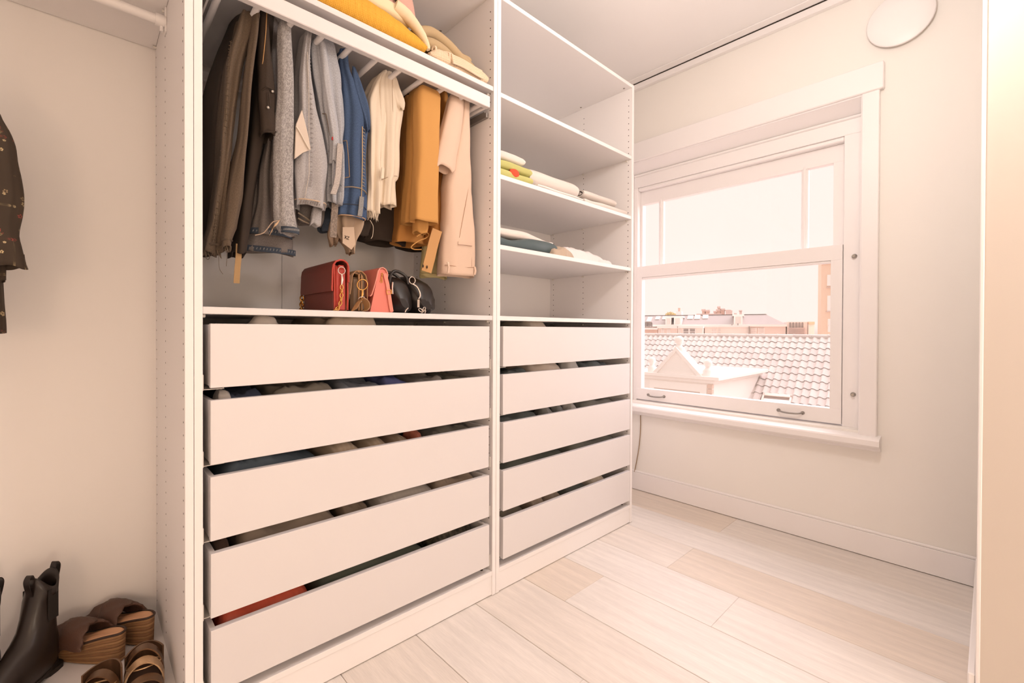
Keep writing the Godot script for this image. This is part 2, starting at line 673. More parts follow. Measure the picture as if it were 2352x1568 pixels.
	bb.box(Vector3(XW - 0.011, 0.112, -0.6), Vector3(XW, 0.124, 1.289), 0.003)
	struct("baseboard_right", bb, trimw)
	# ceiling edge: a slim cornice board with a shadow groove above it
	var tr := struct("trim_1", slab(Vector3(XW - 0.03, 2.603, -0.6), Vector3(XW, 2.637, 1.289), 0.002), trimw)
	lpart("shadow_groove", slab(Vector3(XW - 0.022, 2.637, -0.6), Vector3(XW, CEIL, 1.289)), hole_m, tr)
	lpart("ceiling_strip", slab(Vector3(XW - 0.085, 2.640, -0.6), Vector3(XW - 0.035, CEIL, 1.289), 0.001), trimw, tr)

func window() -> void:
	var w := Node3D.new()
	w.name = "window_1"
	add_child(w)
	w.set_meta("kind", "structure")
	var zc := (HOLE_Z0 + HOLE_Z1) * 0.5
	# casing round the opening, a wider head board on top
	lpart("casing", slab(Vector3(1.463, 0.50, HOLE_Z1 - 0.003), Vector3(XW, 2.14, HOLE_Z1 + 0.061), 0.003), trimw, w)
	lpart("casing", slab(Vector3(1.463, 0.50, HOLE_Z0 - 0.061), Vector3(XW, 2.14, HOLE_Z0 + 0.003), 0.003), trimw, w)
	lpart("head_casing", slab(Vector3(1.455, 2.135, HOLE_Z0 - 0.09), Vector3(XW, 2.258, HOLE_Z1 + 0.076), 0.004), trimw, w)
	# linings of the reveal
	var rv := Shape.new()
	rv.box(Vector3(1.47, HOLE_Y1 - 0.012, HOLE_Z0), Vector3(1.645, HOLE_Y1 + 0.0, HOLE_Z1), 0.002)
	rv.box(Vector3(1.47, 0.55, HOLE_Z1 - 0.006), Vector3(1.645, HOLE_Y1 - 0.012, HOLE_Z1 + 0.006), 0.001)
	rv.box(Vector3(1.47, 0.55, HOLE_Z0 - 0.006), Vector3(1.645, HOLE_Y1 - 0.012, HOLE_Z0 + 0.006), 0.001)
	lpart("reveal_lining", rv, trimw, w)
	# frame: jamb boards facing the room, a deep head
	var x0 := 1.552
	lpart("jamb_board", slab(Vector3(x0, 0.56, 0.817), Vector3(x0 + 0.1, 1.995, HOLE_Z1 - 0.006), 0.002), trimw, w)
	lpart("jamb_board", slab(Vector3(x0, 0.56, HOLE_Z0 + 0.006), Vector3(x0 + 0.1, 1.995, -0.297), 0.002), trimw, w)
	var hd := Shape.new()
	# a splayed soffit falls from the head casing to the frame, then a bead and the head board
	hd.prism(PackedVector2Array([Vector2(1.472, 2.1275), Vector2(x0 + 0.004, 2.084), Vector2(x0 + 0.1, 2.084), Vector2(x0 + 0.1, 2.1275)]), Vector3(0, 0, HOLE_Z0 + 0.0065), Vector3.RIGHT, Vector3.UP, Vector3(0, 0, HOLE_Z1 - HOLE_Z0 - 0.013))
	hd.box(Vector3(x0 - 0.006, 2.068, HOLE_Z0 + 0.0065), Vector3(x0 + 0.1, 2.083, HOLE_Z1 - 0.0065), 0.005)
	hd.box(Vector3(x0, 1.995, HOLE_Z0 + 0.0065), Vector3(x0 + 0.1, 2.068, HOLE_Z1 - 0.0065), 0.002)
	hd.box(Vector3(x0 + 0.006, 1.972, -0.297), Vector3(x0 + 0.1, 1.995, 0.817), 0.005)
	lpart("frame_head", hd, trimw, w)
	# upper sash: stiles, rails, two glazing bars, three panes
	var us := Shape.new()
	var xu := 1.592
	us.box(Vector3(xu, 1.886, -0.297), Vector3(xu + 0.04, 1.972, 0.817), 0.001)
	us.box(Vector3(xu, 1.455, 0.768), Vector3(xu + 0.04, 1.886, 0.817), 0.001)
	us.box(Vector3(xu, 1.455, -0.297), Vector3(xu + 0.04, 1.886, -0.283), 0.001)
	us.box(Vector3(xu, 1.39, -0.297), Vector3(xu + 0.04, 1.455, 0.817), 0.001)
	var usm := lpart("upper_sash", us, trimw, w)
	for z in [-0.155, 0.643]:
		var b := Shape.new()
		b.box(Vector3(xu + 0.004, 1.44, z - 0.0155), Vector3(xu + 0.036, 1.9, z + 0.0155), 0.006)
		b.box(Vector3(xu - 0.002, 1.44, z - 0.006), Vector3(xu + 0.006, 1.9, z + 0.006), 0.003)
		lpart("glazing_bar", b, trimw, usm)
	var glass := StandardMaterial3D.new()
	glass.transparency = BaseMaterial3D.TRANSPARENCY_ALPHA
	glass.albedo_color = Color(1, 1, 1, 0.03)
	glass.roughness = 0.0
	glass.metallic_specular = 0.25
	for q in [[-0.285, -0.17], [-0.14, 0.628], [0.658, 0.77]]:
		lpart("pane", slab(Vector3(xu + 0.018, 1.452, q[0]), Vector3(xu + 0.021, 1.888, q[1])), glass, usm)
	# lower sash, nearer the room
	var ls := Shape.new()
	var xl := 1.548
	ls.box(Vector3(xl, 1.392, -0.297), Vector3(xl + 0.042, 1.466, 0.815), 0.0008)
	ls.box(Vector3(xl + 0.004, 1.38, -0.262), Vector3(xl + 0.038, 1.392, 0.768), 0.003)
	ls.box(Vector3(xl, 0.583, -0.297), Vector3(xl + 0.042, 0.656, 0.815), 0.0008)
	ls.box(Vector3(xl, 0.656, -0.297), Vector3(xl + 0.042, 1.392, -0.262), 0.0008)
	ls.box(Vector3(xl, 0.656, 0.768), Vector3(xl + 0.042, 1.392, 0.815), 0.0008)
	var lsm := lpart("lower_sash", ls, trimw, w)
	lpart("pane", slab(Vector3(xl + 0.02, 0.65, -0.27), Vector3(xl + 0.023, 1.39, 0.775)), glass, lsm)
	for z in [-0.155, 0.6]:
		var hnd := Shape.new()
		var hp := [Vector3(xl - 0.004, 0.618, z - 0.055), Vector3(xl - 0.02, 0.614, z - 0.035), Vector3(xl - 0.023, 0.612, z), Vector3(xl - 0.02, 0.614, z + 0.035), Vector3(xl - 0.004, 0.618, z + 0.055)]
		hnd.tube(smooth(hp, 5), 0.0045, 8)
		for s in [-1.0, 1.0]:
			hnd.lathe([Vector2(0.009, 0.0), Vector2(0.009, 0.004), Vector2(0.005, 0.007)], Vector3(xl, 0.618, z + s * 0.055), Vector3.LEFT, 14)
		lpart("lift_handle", hnd, dark_steel, lsm, "nickel pull handle screwed to the bottom rail")
	for y in [1.402, 0.735]:
		var kn := Shape.new()
		kn.lathe([Vector2(0.011, 0.0), Vector2(0.011, 0.003), Vector2(0.005, 0.006), Vector2(0.005, 0.012), Vector2(0.008, 0.016), Vector2(0.006, 0.02)], Vector3(x0, y, 0.861), Vector3.LEFT, 14)
		lpart("thumb_screw", kn, steel, w, "small chrome thumb screw")
	# sill: a sloping board with a moulded nosing
	var sl := Shape.new()
	var prof := PackedVector2Array([Vector2(1.60, 0.582), Vector2(1.60, 0.49), Vector2(1.487, 0.49), Vector2(1.468, 0.492), Vector2(1.462, 0.498), Vector2(1.462, 0.508), Vector2(1.452, 0.512), Vector2(1.432, 0.514), Vector2(1.426, 0.522), Vector2(1.425, 0.546), Vector2(1.430, 0.553), Vector2(1.44, 0.556)])
	sl.prism(prof, Vector3(0, 0, HOLE_Z0 - 0.075), Vector3.RIGHT, Vector3.UP, Vector3(0, 0, HOLE_Z1 - HOLE_Z0 + 0.15))
	lpart("sill", sl, trimw, w)

func holes(x: float, face: float, zs: Array, y0 := 0.14, y1 := 2.3) -> Shape:
	# rows of drilled peg holes on an inner panel face
	var s := Shape.new()
	for z in zs:
		var y := y0
		while y < y1:
			s.begin()
			var c := Vector3(x, y, z)
			for k in 6:
				var a := TAU * k / 6
				var b := TAU * (k + 1) / 6
				var p0 := Vector3(face * 0.0003, sin(a) * 0.0026, cos(a) * 0.0026)
				var p1 := Vector3(face * 0.0003, sin(b) * 0.0026, cos(b) * 0.0026)
				s.tri(c + Vector3(face * 0.0003, 0, 0), c + p0, c + p1, -1)
				s.quad(c + p1, c + p0, c + p0 * Vector3(-1, 1, 1), c + p1 * Vector3(-1, 1, 1), -1)
				s.tri(c - Vector3(face * 0.0003, 0, 0), c + p1 * Vector3(-1, 1, 1), c + p0 * Vector3(-1, 1, 1), -1)
			s.done()
			y += 0.032
	return s

func cam_lock(c: Vector3, face: Vector3, r := 0.0055) -> Shape:
	return Shape.new().lathe([Vector2(r, 0.0), Vector2(r, 0.0012), Vector2(r * 0.8, 0.0016)], c, face, 12)

func wardrobe() -> Array:
	var out := []
	var labels := ["open white wardrobe on the left holding a clothes rail and shoes", "wide white wardrobe in the middle with trouser rack and open drawers", "white shelf wardrobe by the window with folded linen and drawers"]
	var x_at := [-2.018, -1.0, 0.001]
	for i in 3:
		var x0: float = x_at[i]
		var x1 := x0 + 1.0
		if i == 0: x1 = -1.0005
		var u := thing("wardrobe", labels[i], "wardrobe", Vector3((x0 + x1) * 0.5, 0, -0.29), "open wardrobe units along the back wall")
		part("side_panel", slab(Vector3(x0, 0.002, -0.58), Vector3(x0 + 0.018, 2.36, 0), 0.0008), white, u)
		part("side_panel", slab(Vector3(x1 - 0.0185, 0.002, -0.58), Vector3(x1 - 0.0005, 2.36, 0), 0.0008), white, u)
		part("top_panel", slab(Vector3(x0 + 0.018, 2.342, -0.575), Vector3(x1 - 0.018, 2.359, -0.001), 0.0008), white, u)
		part("bottom_panel", slab(Vector3(x0 + 0.018, 0.08, -0.575), Vector3(x1 - 0.018, 0.097, -0.001), 0.0008), white, u)
		part("plinth", slab(Vector3(x0 + 0.018, 0.003, -0.02), Vector3(x1 - 0.018, 0.08, -0.004), 0.0008), white, u)
		# hardboard back in two halves with a seam
		var xs: float = [x0 + 0.5, -0.62, 0.5][i]
		part("back_panel", slab(Vector3(x0 + 0.018, 0.09, -0.578), Vector3(xs - 0.0008, 2.345, -0.573)), backing, u)
		part("back_panel", slab(Vector3(xs + 0.0008, 0.09, -0.578), Vector3(x1 - 0.018, 2.345, -0.573)), backing, u)
		var hz := [-0.022, -0.318, -0.545]
		if i == 0: hz = [-0.022, -0.335, -0.55]
		var ph := part("peg_holes", holes(x1 - 0.0185, -1.0, hz), hole_m, u)
		ph.set_meta("kind", "stuff")
		var shelf_y := []
		if i == 0: shelf_y = [1.966]
		if i == 1: shelf_y = [1.968, 1.078]
		if i == 2: shelf_y = [1.96, 1.638, 1.36, 1.078]
		for y in shelf_y:
			var front := -0.003 if i else -0.02
			part("shelf", slab(Vector3(x0 + 0.0185, y, -0.57), Vector3(x1 - 0.019, y + 0.018, front), 0.0012), dimmed_white if i == 1 else white_edge, u)
			for z in [-0.03, -0.318, -0.545]:
				var pin := Shape.new()
				pin.tube([Vector3(x1 - 0.0185, y - 0.0045, z), Vector3(x1 - 0.028, y - 0.0045, z)], 0.0045, 10)
				part("shelf_pin", pin, M(Color(0.9, 0.88, 0.85), 0.4), u)
				if i == 1:
					var pin2 := Shape.new()
					pin2.tube([Vector3(x0 + 0.018, y - 0.0045, z), Vector3(x0 + 0.028, y - 0.0045, z)], 0.0045, 10)
					part("shelf_pin", pin2, M(Color(0.9, 0.88, 0.85), 0.4), u)
		for z in [-0.035, -0.32, -0.54]:
			for x in [x0 + 0.03, x1 - 0.045]:
				part("cam_lock", cam_lock(Vector3(x, 2.342, z), Vector3.DOWN), dark_steel, u)
				if z > -0.1: part("cam_lock", cam_lock(Vector3(x, 0.097, z), Vector3.UP, 0.006), hole_m, u)
		out.append(u)
	return out

func trouser_rack(u: Node3D) -> void:
	# pull-out trouser rack: front rail, rods running to the back, runners at both sides
	var r := part("trouser_rack", slab(Vector3(-0.968, 1.899, -0.026), Vector3(-0.034, 1.943, -0.004), 0.002), dimmed_white, u)
	part("back_rail", slab(Vector3(-0.95, 1.895, -0.53), Vector3(-0.05, 1.925, -0.515), 0.002), white, r)
	for i in 11:
		var x := -0.936 + 0.0875 * i
		part("rod", Shape.new().tube([Vector3(x, 1.912, -0.026), Vector3(x, 1.912, -0.516)], 0.0085, 12), white_edge, r)
	part("side_rail", slab(Vector3(-0.966, 1.899, -0.53), Vector3(-0.955, 1.932, -0.026), 0.002), white_edge, r)
	part("side_rail", slab(Vector3(-0.047, 1.899, -0.53), Vector3(-0.037, 1.932, -0.026), 0.002), white_edge, r)
	for s in [-1.0, 1.0]:
		var xa := -0.981 if s < 0 else -0.033
		var k := Shape.new()
		k.box(Vector3(xa, 1.872, -0.5), Vector3(xa + 0.0135, 1.892, -0.03), 0.001)
		k.box(Vector3(xa + 0.001, 1.892, -0.5), Vector3(xa + 0.0125, 1.898, -0.04), 0.001)
		part("runner", k, dark_steel, r, "grey steel runner")

func drawers(u: Node3D, left: bool) -> void:
	var x0 := -0.966 if left else 0.036
	var x1 := -0.037 if left else 0.973
	var pa := -0.982 if left else 0.019
	var pb := -0.0185 if left else 0.982
	for k in 5:
		var top := 1.054 - 0.192 * k
		if not left: top += 0.001
		var low := top - 0.161
		var nudge := 0.0
		if left: nudge = [0.0, 0.001, -0.001, 0.002, 0.003][k]
		else: nudge = [0.0, 0.0, 0.002, 0.003, 0.004][k]
		var b := Shape.new()
		b.box(Vector3(x0, low + 0.004, -0.54), Vector3(x0 + 0.013, top - 0.002, -0.018 + nudge), 0.001)
		b.box(Vector3(x1 - 0.013, low + 0.004, -0.54), Vector3(x1, top - 0.002, -0.018 + nudge), 0.001)
		b.box(Vector3(x0 + 0.013, low + 0.004, -0.54), Vector3(x1 - 0.013, top - 0.002, -0.527), 0.001)
		b.box(Vector3(x0 + 0.013, low + 0.01, -0.527), Vector3(x1 - 0.013, low + 0.016, -0.018 + nudge))
		var d := part("drawer", b, white, u)
		part("drawer_front", slab(Vector3(x0, low, -0.018 + nudge), Vector3(x1, top, nudge), 0.001), dimmed_white, d)
		for s in [-1.0, 1.0]:
			var a := pa if s < 0 else pb
			var rn := Shape.new()
			rn.box(Vector3(minf(a, a - s * 0.05), low - 0.006, -0.5), Vector3(maxf(a, a - s * 0.05), low - 0.0042, -0.02), 0.0)
			rn.box(Vector3(a - s * 0.048 - 0.001, low - 0.006, -0.5), Vector3(a - s * 0.048 + 0.001, low + 0.0, -0.02))
			rn.box(Vector3(minf(a, a - s * 0.004), low - 0.007, -0.5), Vector3(maxf(a, a - s * 0.004), low + 0.034, -0.012), 0.0015)
			part("runner", rn, M(Color(0.88, 0.86, 0.83), 0.35), d)

func denim(c: Color, contrast := 0.0) -> StandardMaterial3D:
	var t := noise("denim_fine", 0.16, 0.55, 1.0, FastNoiseLite.TYPE_VALUE, 2, 512) if contrast > 0.5 else noise("denim_soft", 0.05, 0.76, 1.0, FastNoiseLite.TYPE_SIMPLEX, 4, 512)
	var m := M(c, 0.92, t, Vector3(8.0, 4.0, 8.0) if contrast > 0.5 else Vector3(17.0, 5.0, 17.0))
	return m

func cloth(c: Color, rough := 0.9) -> StandardMaterial3D:
	return M(c, rough, noise("weave", 0.09, 0.9, 1.0, FastNoiseLite.TYPE_SIMPLEX, 3, 256), Vector3(30, 20, 30))

func stitches(path: Array, r := 0.0009) -> Shape:
	return Shape.new().tube(path, r, 5)

func puckers(path: Array, out: Vector3, w: float, n: int) -> Shape:
	# short stitched ridges along a hem or a seam
	var s := Shape.new()
	for i in n:
		var f := (i + 0.5) / n * (path.size() - 1)
		var a := int(f)
		var q: Vector3 = path[a].lerp(path[mini(a + 1, path.size() - 1)], f - a)
		s.tube([q - out * w, q - out * w * 0.3 + Vector3(0, 0, 0.0012), q + out * w * 0.3 + Vector3(0, 0, 0.0012), q + out * w], [0.0006, 0.0018, 0.0018, 0.0006], 5)
	return s

func hem_line(rows: Array, zf: float, depth: float, up: float, pw := 2.6) -> Array:
	# a line across the front of a piece, up above its lower edge
	var y: float = rows[-1][0] + up
	var e := sample(rows, y)
	var pts := []
	for i in 13:
		var x := lerpf(e.x + 0.001, e.y - 0.001, i / 12.0)
		pts.append(Vector3(x, y, front_z(rows, zf, depth, x, y, pw) + 0.003))
	return pts

func fray(rows: Array, zf: float, depth: float, n: int, long: float) -> Shape:
	var s := Shape.new()
	var y: float = rows[-1][0]
	var e := sample(rows, y)
	for i in n:
		var x := lerpf(e.x, e.y, (i + rng.randf()) / n)
		var z := front_z(rows, zf, depth, x, y) - rng.randf() * 0.02
		var l := long * rng.randf_range(0.5, 1.2)
		var dx := rng.randf_range(-0.006, 0.006)
		s.tube([Vector3(x, y + 0.006, z), Vector3(x + dx * 0.4, y - l * 0.5, z + 0.002), Vector3(x + dx, y - l, z + rng.randf_range(-0.003, 0.006))], [0.0022, 0.0013, 0.0005], 5)
	return s

const GRP := "trousers hanging over the rods of the pull-out rack"

func garment(called: String, label: String, cat: String, x: float, low: float) -> Node3D:
	return thing(called, label, cat, Vector3(x, low, -0.15), GRP)

func hanging_clothes() -> void:
	# 1 black trousers nearest the left side panel
	var g := garment("trousers", "plain black trousers hanging leftmost, against the left side panel", "trousers", -0.93, 1.2)
	var black := cloth(Color(0.23, 0.185, 0.15))
	part("leg", drape([[1.975, -0.866, -0.816], [1.813, -0.916, -0.853], [1.724, -0.935, -0.875], [1.475, -0.946, -0.897], [1.264, -0.948, -0.903]], -0.16, 0.16, 0.005, 3.0, 1.0), black, g)
	# 2 charcoal jeans
	g = garment("jeans", "charcoal grey jeans with frayed ankle hems and loose threads", "jeans", -0.88, 1.25)
	var char_m := denim(Color(0.42, 0.355, 0.29))
	var ra: Array = [[1.921, -0.879, -0.843], [1.880, -0.884, -0.844], [1.763, -0.909, -0.873], [1.611, -0.921, -0.892], [1.479, -0.928, -0.906], [1.320, -0.946, -0.920], [1.263, -0.959, -0.921], [1.244, -0.962, -0.922]]
	part("leg", drape(ra, -0.075, 0.1, 0.007, 4.0, 2.0), char_m, g)
	var rb: Array = [[1.926, -0.855, -0.836], [1.897, -0.853, -0.838], [1.722, -0.872, -0.855], [1.561, -0.885, -0.864], [1.426, -0.911, -0.874], [1.312, -0.925, -0.893], [1.274, -0.929, -0.905], [1.256, -0.929, -0.906]]
	part("leg", drape(rb, -0.05, 0.06, 0.004, 3.0, 3.0), char_m, g)
	var seam := on_front([Vector3(-0.897, 1.832, -0.07), Vector3(-0.908, 1.746, -0.07), Vector3(-0.915, 1.607, -0.07), Vector3(-0.926, 1.475, -0.07), Vector3(-0.938, 1.334, -0.07), Vector3(-0.946, 1.264, -0.07)], ra, -0.075, 0.1, 0.003)
	part("side_seam", stitches(seam, 0.0012), denim(Color(0.5, 0.43, 0.35)), g, "raised pale side seam")
	part("seam_puckers", puckers(seam, Vector3(0.006, -0.001, 0), 0.8, 40), denim(Color(0.41, 0.345, 0.28)), g)
	for q in [[ra, -0.075, 0.1], [rb, -0.05, 0.06]]:
		var hl := hem_line(q[0], q[1], q[2], 0.02)
		part("hem", stitches(hl, 0.003), denim(Color(0.36, 0.3, 0.24)), g)
		part("frayed_threads", fray(q[0], q[1], q[2], 14, 0.012), char_m, g).set_meta("kind", "stuff")
	part("loose_thread", Shape.new().tube(smooth([Vector3(-0.934, 1.24, -0.07), Vector3(-0.934, 1.219, -0.07), Vector3(-0.932, 1.199, -0.07), Vector3(-0.924, 1.186, -0.07)]), 0.0006, 5), char_m, g)
	part("loose_thread", Shape.new().tube(smooth([Vector3(-0.918, 1.255, -0.06), Vector3(-0.917, 1.232, -0.06), Vector3(-0.919, 1.207, -0.06)]), 0.0006, 5), char_m, g)
	part("loose_thread", Shape.new().tube(smooth([Vector3(-0.962, 1.243, -0.08), Vector3(-0.961, 1.227, -0.08), Vector3(-0.956, 1.223, -0.08), Vector3(-0.953, 1.232, -0.08), Vector3(-0.957, 1.239, -0.08)]), 0.0008, 5), char_m, g, "thread loop")
	# 3 black jeans with their waist showing
	g = garment("jeans", "black jeans, their seat and pocket folded over the front of a long dark leg", "jeans", -0.76, 1.2)
	var blackd := denim(Color(0.25, 0.2, 0.16))
	var r3: Array = [[1.978, -0.820, -0.773], [1.802, -0.834, -0.782], [1.610, -0.847, -0.799], [1.481, -0.861, -0.822], [1.355, -0.875, -0.834], [1.299, -0.881, -0.845], [1.255, -0.884, -0.852]]
	part("leg", drape(r3, -0.11, 0.14, 0.004, 3.0, 4.0), black, g)
	var r3b: Array = [[1.938, -0.832, -0.809], [1.849, -0.832, -0.807], [1.742, -0.832, -0.797], [1.700, -0.834, -0.793], [1.657, -0.832, -0.796], [1.634, -0.830, -0.790], [1.591, -0.828, -0.787]]
	part("seat", drape(r3b, -0.06, 0.08, 0.003, 3.0, 5.0), blackd, g)
	part("seam", stitches(on_front([Vector3(-0.82, 1.921, -0.06), Vector3(-0.822, 1.872, -0.06), Vector3(-0.827, 1.798, -0.06), Vector3(-0.831, 1.736, -0.06), Vector3(-0.833, 1.711, -0.06)], r3b, -0.06, 0.08, 0.003), 0.0013), cloth(Color(0.72, 0.55, 0.36)), g, "golden double stitched seam")
	part("pocket_edge", stitches(on_front([Vector3(-0.831, 1.704, -0.06), Vector3(-0.82, 1.715, -0.06), Vector3(-0.809, 1.716, -0.06), Vector3(-0.795, 1.71, -0.06)], r3b, -0.06, 0.08, 0.003), 0.0022), blackd, g)
	part("waistband_edge", stitches(on_front([Vector3(-0.829, 1.592, -0.06), Vector3(-0.815, 1.592, -0.06), Vector3(-0.802, 1.595, -0.06), Vector3(-0.788, 1.604, -0.06)], r3b, -0.06, 0.08, 0.003), 0.0025), blackd, g)
	part("pocket_edge", stitches(on_front([Vector3(-0.815, 1.703, -0.06), Vector3(-0.813, 1.682, -0.06), Vector3(-0.811, 1.663, -0.06)], r3b, -0.06, 0.08, 0.003), 0.0018), blackd, g)
	for q in [Vector3(-0.804, 1.71, -0.055), Vector3(-0.816, 1.66, -0.055)]:
		var st := Shape.new()
		st.lathe([Vector2(0.0045, 0.0), Vector2(0.0045, 0.002), Vector2(0.002, 0.0035)], Vector3(q.x, q.y, front_z(r3b, -0.06, 0.08, q.x, q.y) + 0.001), Vector3.BACK, 12)
		part("rivet", st, steel, g)
	# tan ribbon hanging below
	var tg := garment("ribbon", "narrow tan ribbon end hanging below the black jeans leg", "ribbon", -0.88, 1.14)
	part("ribbon_end", Shape.new().ribbon(smooth([Vector3(-0.875, 1.28, -0.12), Vector3(-0.876, 1.243, -0.12), Vector3(-0.879, 1.206, -0.12), Vector3(-0.881, 1.169, -0.12)]), Vector3(0.0075, 0, 0), 0.0015), cloth(Color(0.7, 0.57, 0.4)), tg)
	# 4 heather grey jeans with dark hems
	g = garment("jeans", "heather grey denim jeans, one narrow leg in front of wide dark-hemmed ones", "jeans", -0.72, 1.2)
	var heather := denim(Color(0.78, 0.765, 0.76), 1.0)
	var heather_d := denim(Color(0.52, 0.49, 0.475), 0.0)
	var indigo := denim(Color(0.25, 0.29, 0.345), 0.0)
	var r4: Array = [[1.966, -0.791, -0.754], [1.822, -0.800, -0.761], [1.629, -0.800, -0.761], [1.507, -0.821, -0.761], [1.408, -0.828, -0.748], [1.345, -0.841, -0.729], [1.322, -0.846, -0.714]]
	part("leg", drape(r4, -0.13, 0.12, 0.009, 5.0, 6.0), heather_d, g)
	var r4b: Array = [[1.925, -0.787, -0.751], [1.758, -0.787, -0.748], [1.619, -0.790, -0.747], [1.483, -0.793, -0.745], [1.384, -0.795, -0.741], [1.347, -0.793, -0.734], [1.331, -0.785, -0.731], [1.320, -0.777, -0.731]]
	part("leg", drape(r4b, -0.05, 0.05, 0.003, 3.0, 7.0), heather, g, "pale heather leg")
	var r4c: Array = [[1.380, -0.813, -0.723], [1.327, -0.838, -0.703], [1.300, -0.843, -0.702], [1.275, -0.851, -0.700]]
	part("leg", drape(r4c, -0.17, 0.05, 0.007, 4.0, 8.0), heather_d, g)
	for q in [[r4, -0.13, 0.12, 0.006], [r4c, -0.17, 0.05, 0.006], [r4b, -0.05, 0.05, 0.006]]:
		var hl := hem_line(q[0], q[1], q[2], q[3])
		var hw := Vector3(0, 0.0085, 0)
		var hs := Shape.new()
		hs.ribbon(hl, hw, 0.004)
		part("hem", hs, indigo, g, "dark indigo turned hem")
		part("hem_puckers", puckers(hl, Vector3(0.002, 0.006, 0.001), 1.0, 16), denim(Color(0.55, 0.55, 0.55)), g)
	part("leather_patch", Shape.new().ribbon([Vector3(-0.813, 1.307, -0.045), Vector3(-0.806, 1.327, -0.045), Vector3(-0.792, 1.342, -0.045)], Vector3(0.004, 0.008, 0), 0.002), cloth(Color(0.8, 0.68, 0.55)), g)
	part("torn_edge", Shape.new().tube(smooth([Vector3(-0.853, 1.296, -0.044), Vector3(-0.834, 1.304, -0.044), Vector3(-0.823, 1.317, -0.044), Vector3(-0.809, 1.338, -0.044), Vector3(-0.793, 1.346, -0.044)]), 0.0014, 6), cloth(Color(0.7, 0.61, 0.53)), g)
	# 5 pale wide jeans
	g = garment("jeans", "pale grey-blue wide-leg jeans with a puckered side seam and white pocket lining", "jeans", -0.65, 1.35)
	var pale := denim(Color(0.75, 0.74, 0.745), 0.0)
	var r5: Array = [[1.938, -0.708, -0.688], [1.870, -0.717, -0.695], [1.808, -0.723, -0.693], [1.705, -0.727, -0.674], [1.627, -0.730, -0.652], [1.548, -0.738, -0.638], [1.502, -0.740, -0.636], [1.452, -0.738, -0.637], [1.408, -0.735, -0.642]]
	part("leg", drape(r5, -0.06, 0.09, 0.005, 5.0, 9.0), pale, g)
	var s5 := on_front([Vector3(-0.709, 1.858, -0.06), Vector3(-0.705, 1.757, -0.06), Vector3(-0.704, 1.629, -0.06), Vector3(-0.703, 1.501, -0.06), Vector3(-0.715, 1.427, -0.06)], r5, -0.06, 0.09, 0.003)
	part("side_seam", stitches(s5, 0.0012), denim(Color(0.86, 0.82, 0.78)), g)
	part("seam_puckers", puckers(on_front([Vector3(-0.702, 1.849, -0.06), Vector3(-0.698, 1.76, -0.06), Vector3(-0.696, 1.631, -0.06), Vector3(-0.697, 1.502, -0.06), Vector3(-0.7, 1.463, -0.06)], r5, -0.06, 0.09, 0.002), Vector3(0.004, 0, 0), 1.0, 36), denim(Color(0.68, 0.66, 0.655)), g)
	part("hem", stitches(hem_line(r5, -0.06, 0.09, 0.017), 0.0022), denim(Color(0.88, 0.78, 0.68)), g)
	part("hem_puckers", puckers(hem_line(r5, -0.06, 0.09, 0.008), Vector3(0.002, 0.006, 0), 1.0, 14), denim(Color(0.62, 0.59, 0.57)), g)
	var pk: Array = [Vector3(-0.728, 1.678, -0.052), Vector3(-0.744, 1.631, -0.052), Vector3(-0.748, 1.531, -0.052), Vector3(-0.726, 1.554, -0.052), Vector3(-0.703, 1.57, -0.052), Vector3(-0.711, 1.612, -0.052)]
	var poly := PackedVector2Array()
	for q in pk: poly.append(Vector2(q.x, q.y))
	part("pocket_lining", Shape.new().prism(poly, Vector3(0, 0, -0.054), Vector3.RIGHT, Vector3.UP, Vector3(0, 0, 0.008)), cloth(Color(0.86, 0.8, 0.74)), g, "white cotton pocket lining")
	part("pocket_fold", Shape.new().tube(smooth([Vector3(-0.746, 1.624, -0.043), Vector3(-0.734, 1.609, -0.043), Vector3(-0.721, 1.587, -0.043), Vector3(-0.708, 1.568, -0.043)]), 0.0022, 6), cloth(Color(0.9, 0.85, 0.79)), g)
	var r5b: Array = [[1.489, -0.708, -0.615], [1.393, -0.706, -0.621], [1.376, -0.700, -0.629]]
	part("leg", drape(r5b, -0.14, 0.05, 0.004, 3.0, 10.0), heather_d, g)
	part("hem", stitches(smooth([Vector3(-0.709, 1.4, -0.135), Vector3(-0.688, 1.39, -0.135), Vector3(-0.672, 1.381, -0.135), Vector3(-0.659, 1.377, -0.135)]), 0.003), denim(Color(0.7, 0.64, 0.57)), g)
	part("hem", stitches(smooth([Vector3(-0.709, 1.383, -0.135), Vector3(-0.691, 1.376, -0.135), Vector3(-0.672, 1.371, -0.135)]), 0.003), denim(Color(0.7, 0.64, 0.57)), g)
	var r5c: Array = [[1.427, -0.672, -0.647], [1.386, -0.677, -0.648], [1.364, -0.681, -0.649]]
	part("turn_up", drape(r5c, -0.1, 0.03, 0.002, 3.0, 11.0), pale, g)
	# 6 light jeans with the waistband hanging down
	g = garment("jeans", "light grey-blue jeans hung waist down with belt loop and red pocket tag", "jeans", -0.58, 1.36)
	var r6: Array = [[1.937, -0.675, -0.619], [1.899, -0.683, -0.612], [1.837, -0.678, -0.596], [1.776, -0.669, -0.588], [1.696, -0.655, -0.588], [1.632, -0.640, -0.595], [1.585, -0.635, -0.589], [1.469, -0.637, -0.589], [1.434, -0.632, -0.596]]
	part("leg", drape(r6, -0.065, 0.09, 0.010, 7.0, 12.5), denim(Color(0.73, 0.74, 0.765)), g)
	part("fold", drape([[1.923, -0.670, -0.650], [1.828, -0.663, -0.637], [1.727, -0.650, -0.623], [1.625, -0.634, -0.609], [1.556, -0.636, -0.607]], -0.055, 0.03, 0.002, 3.0, 13.0), denim(Color(0.77, 0.775, 0.795)), g)
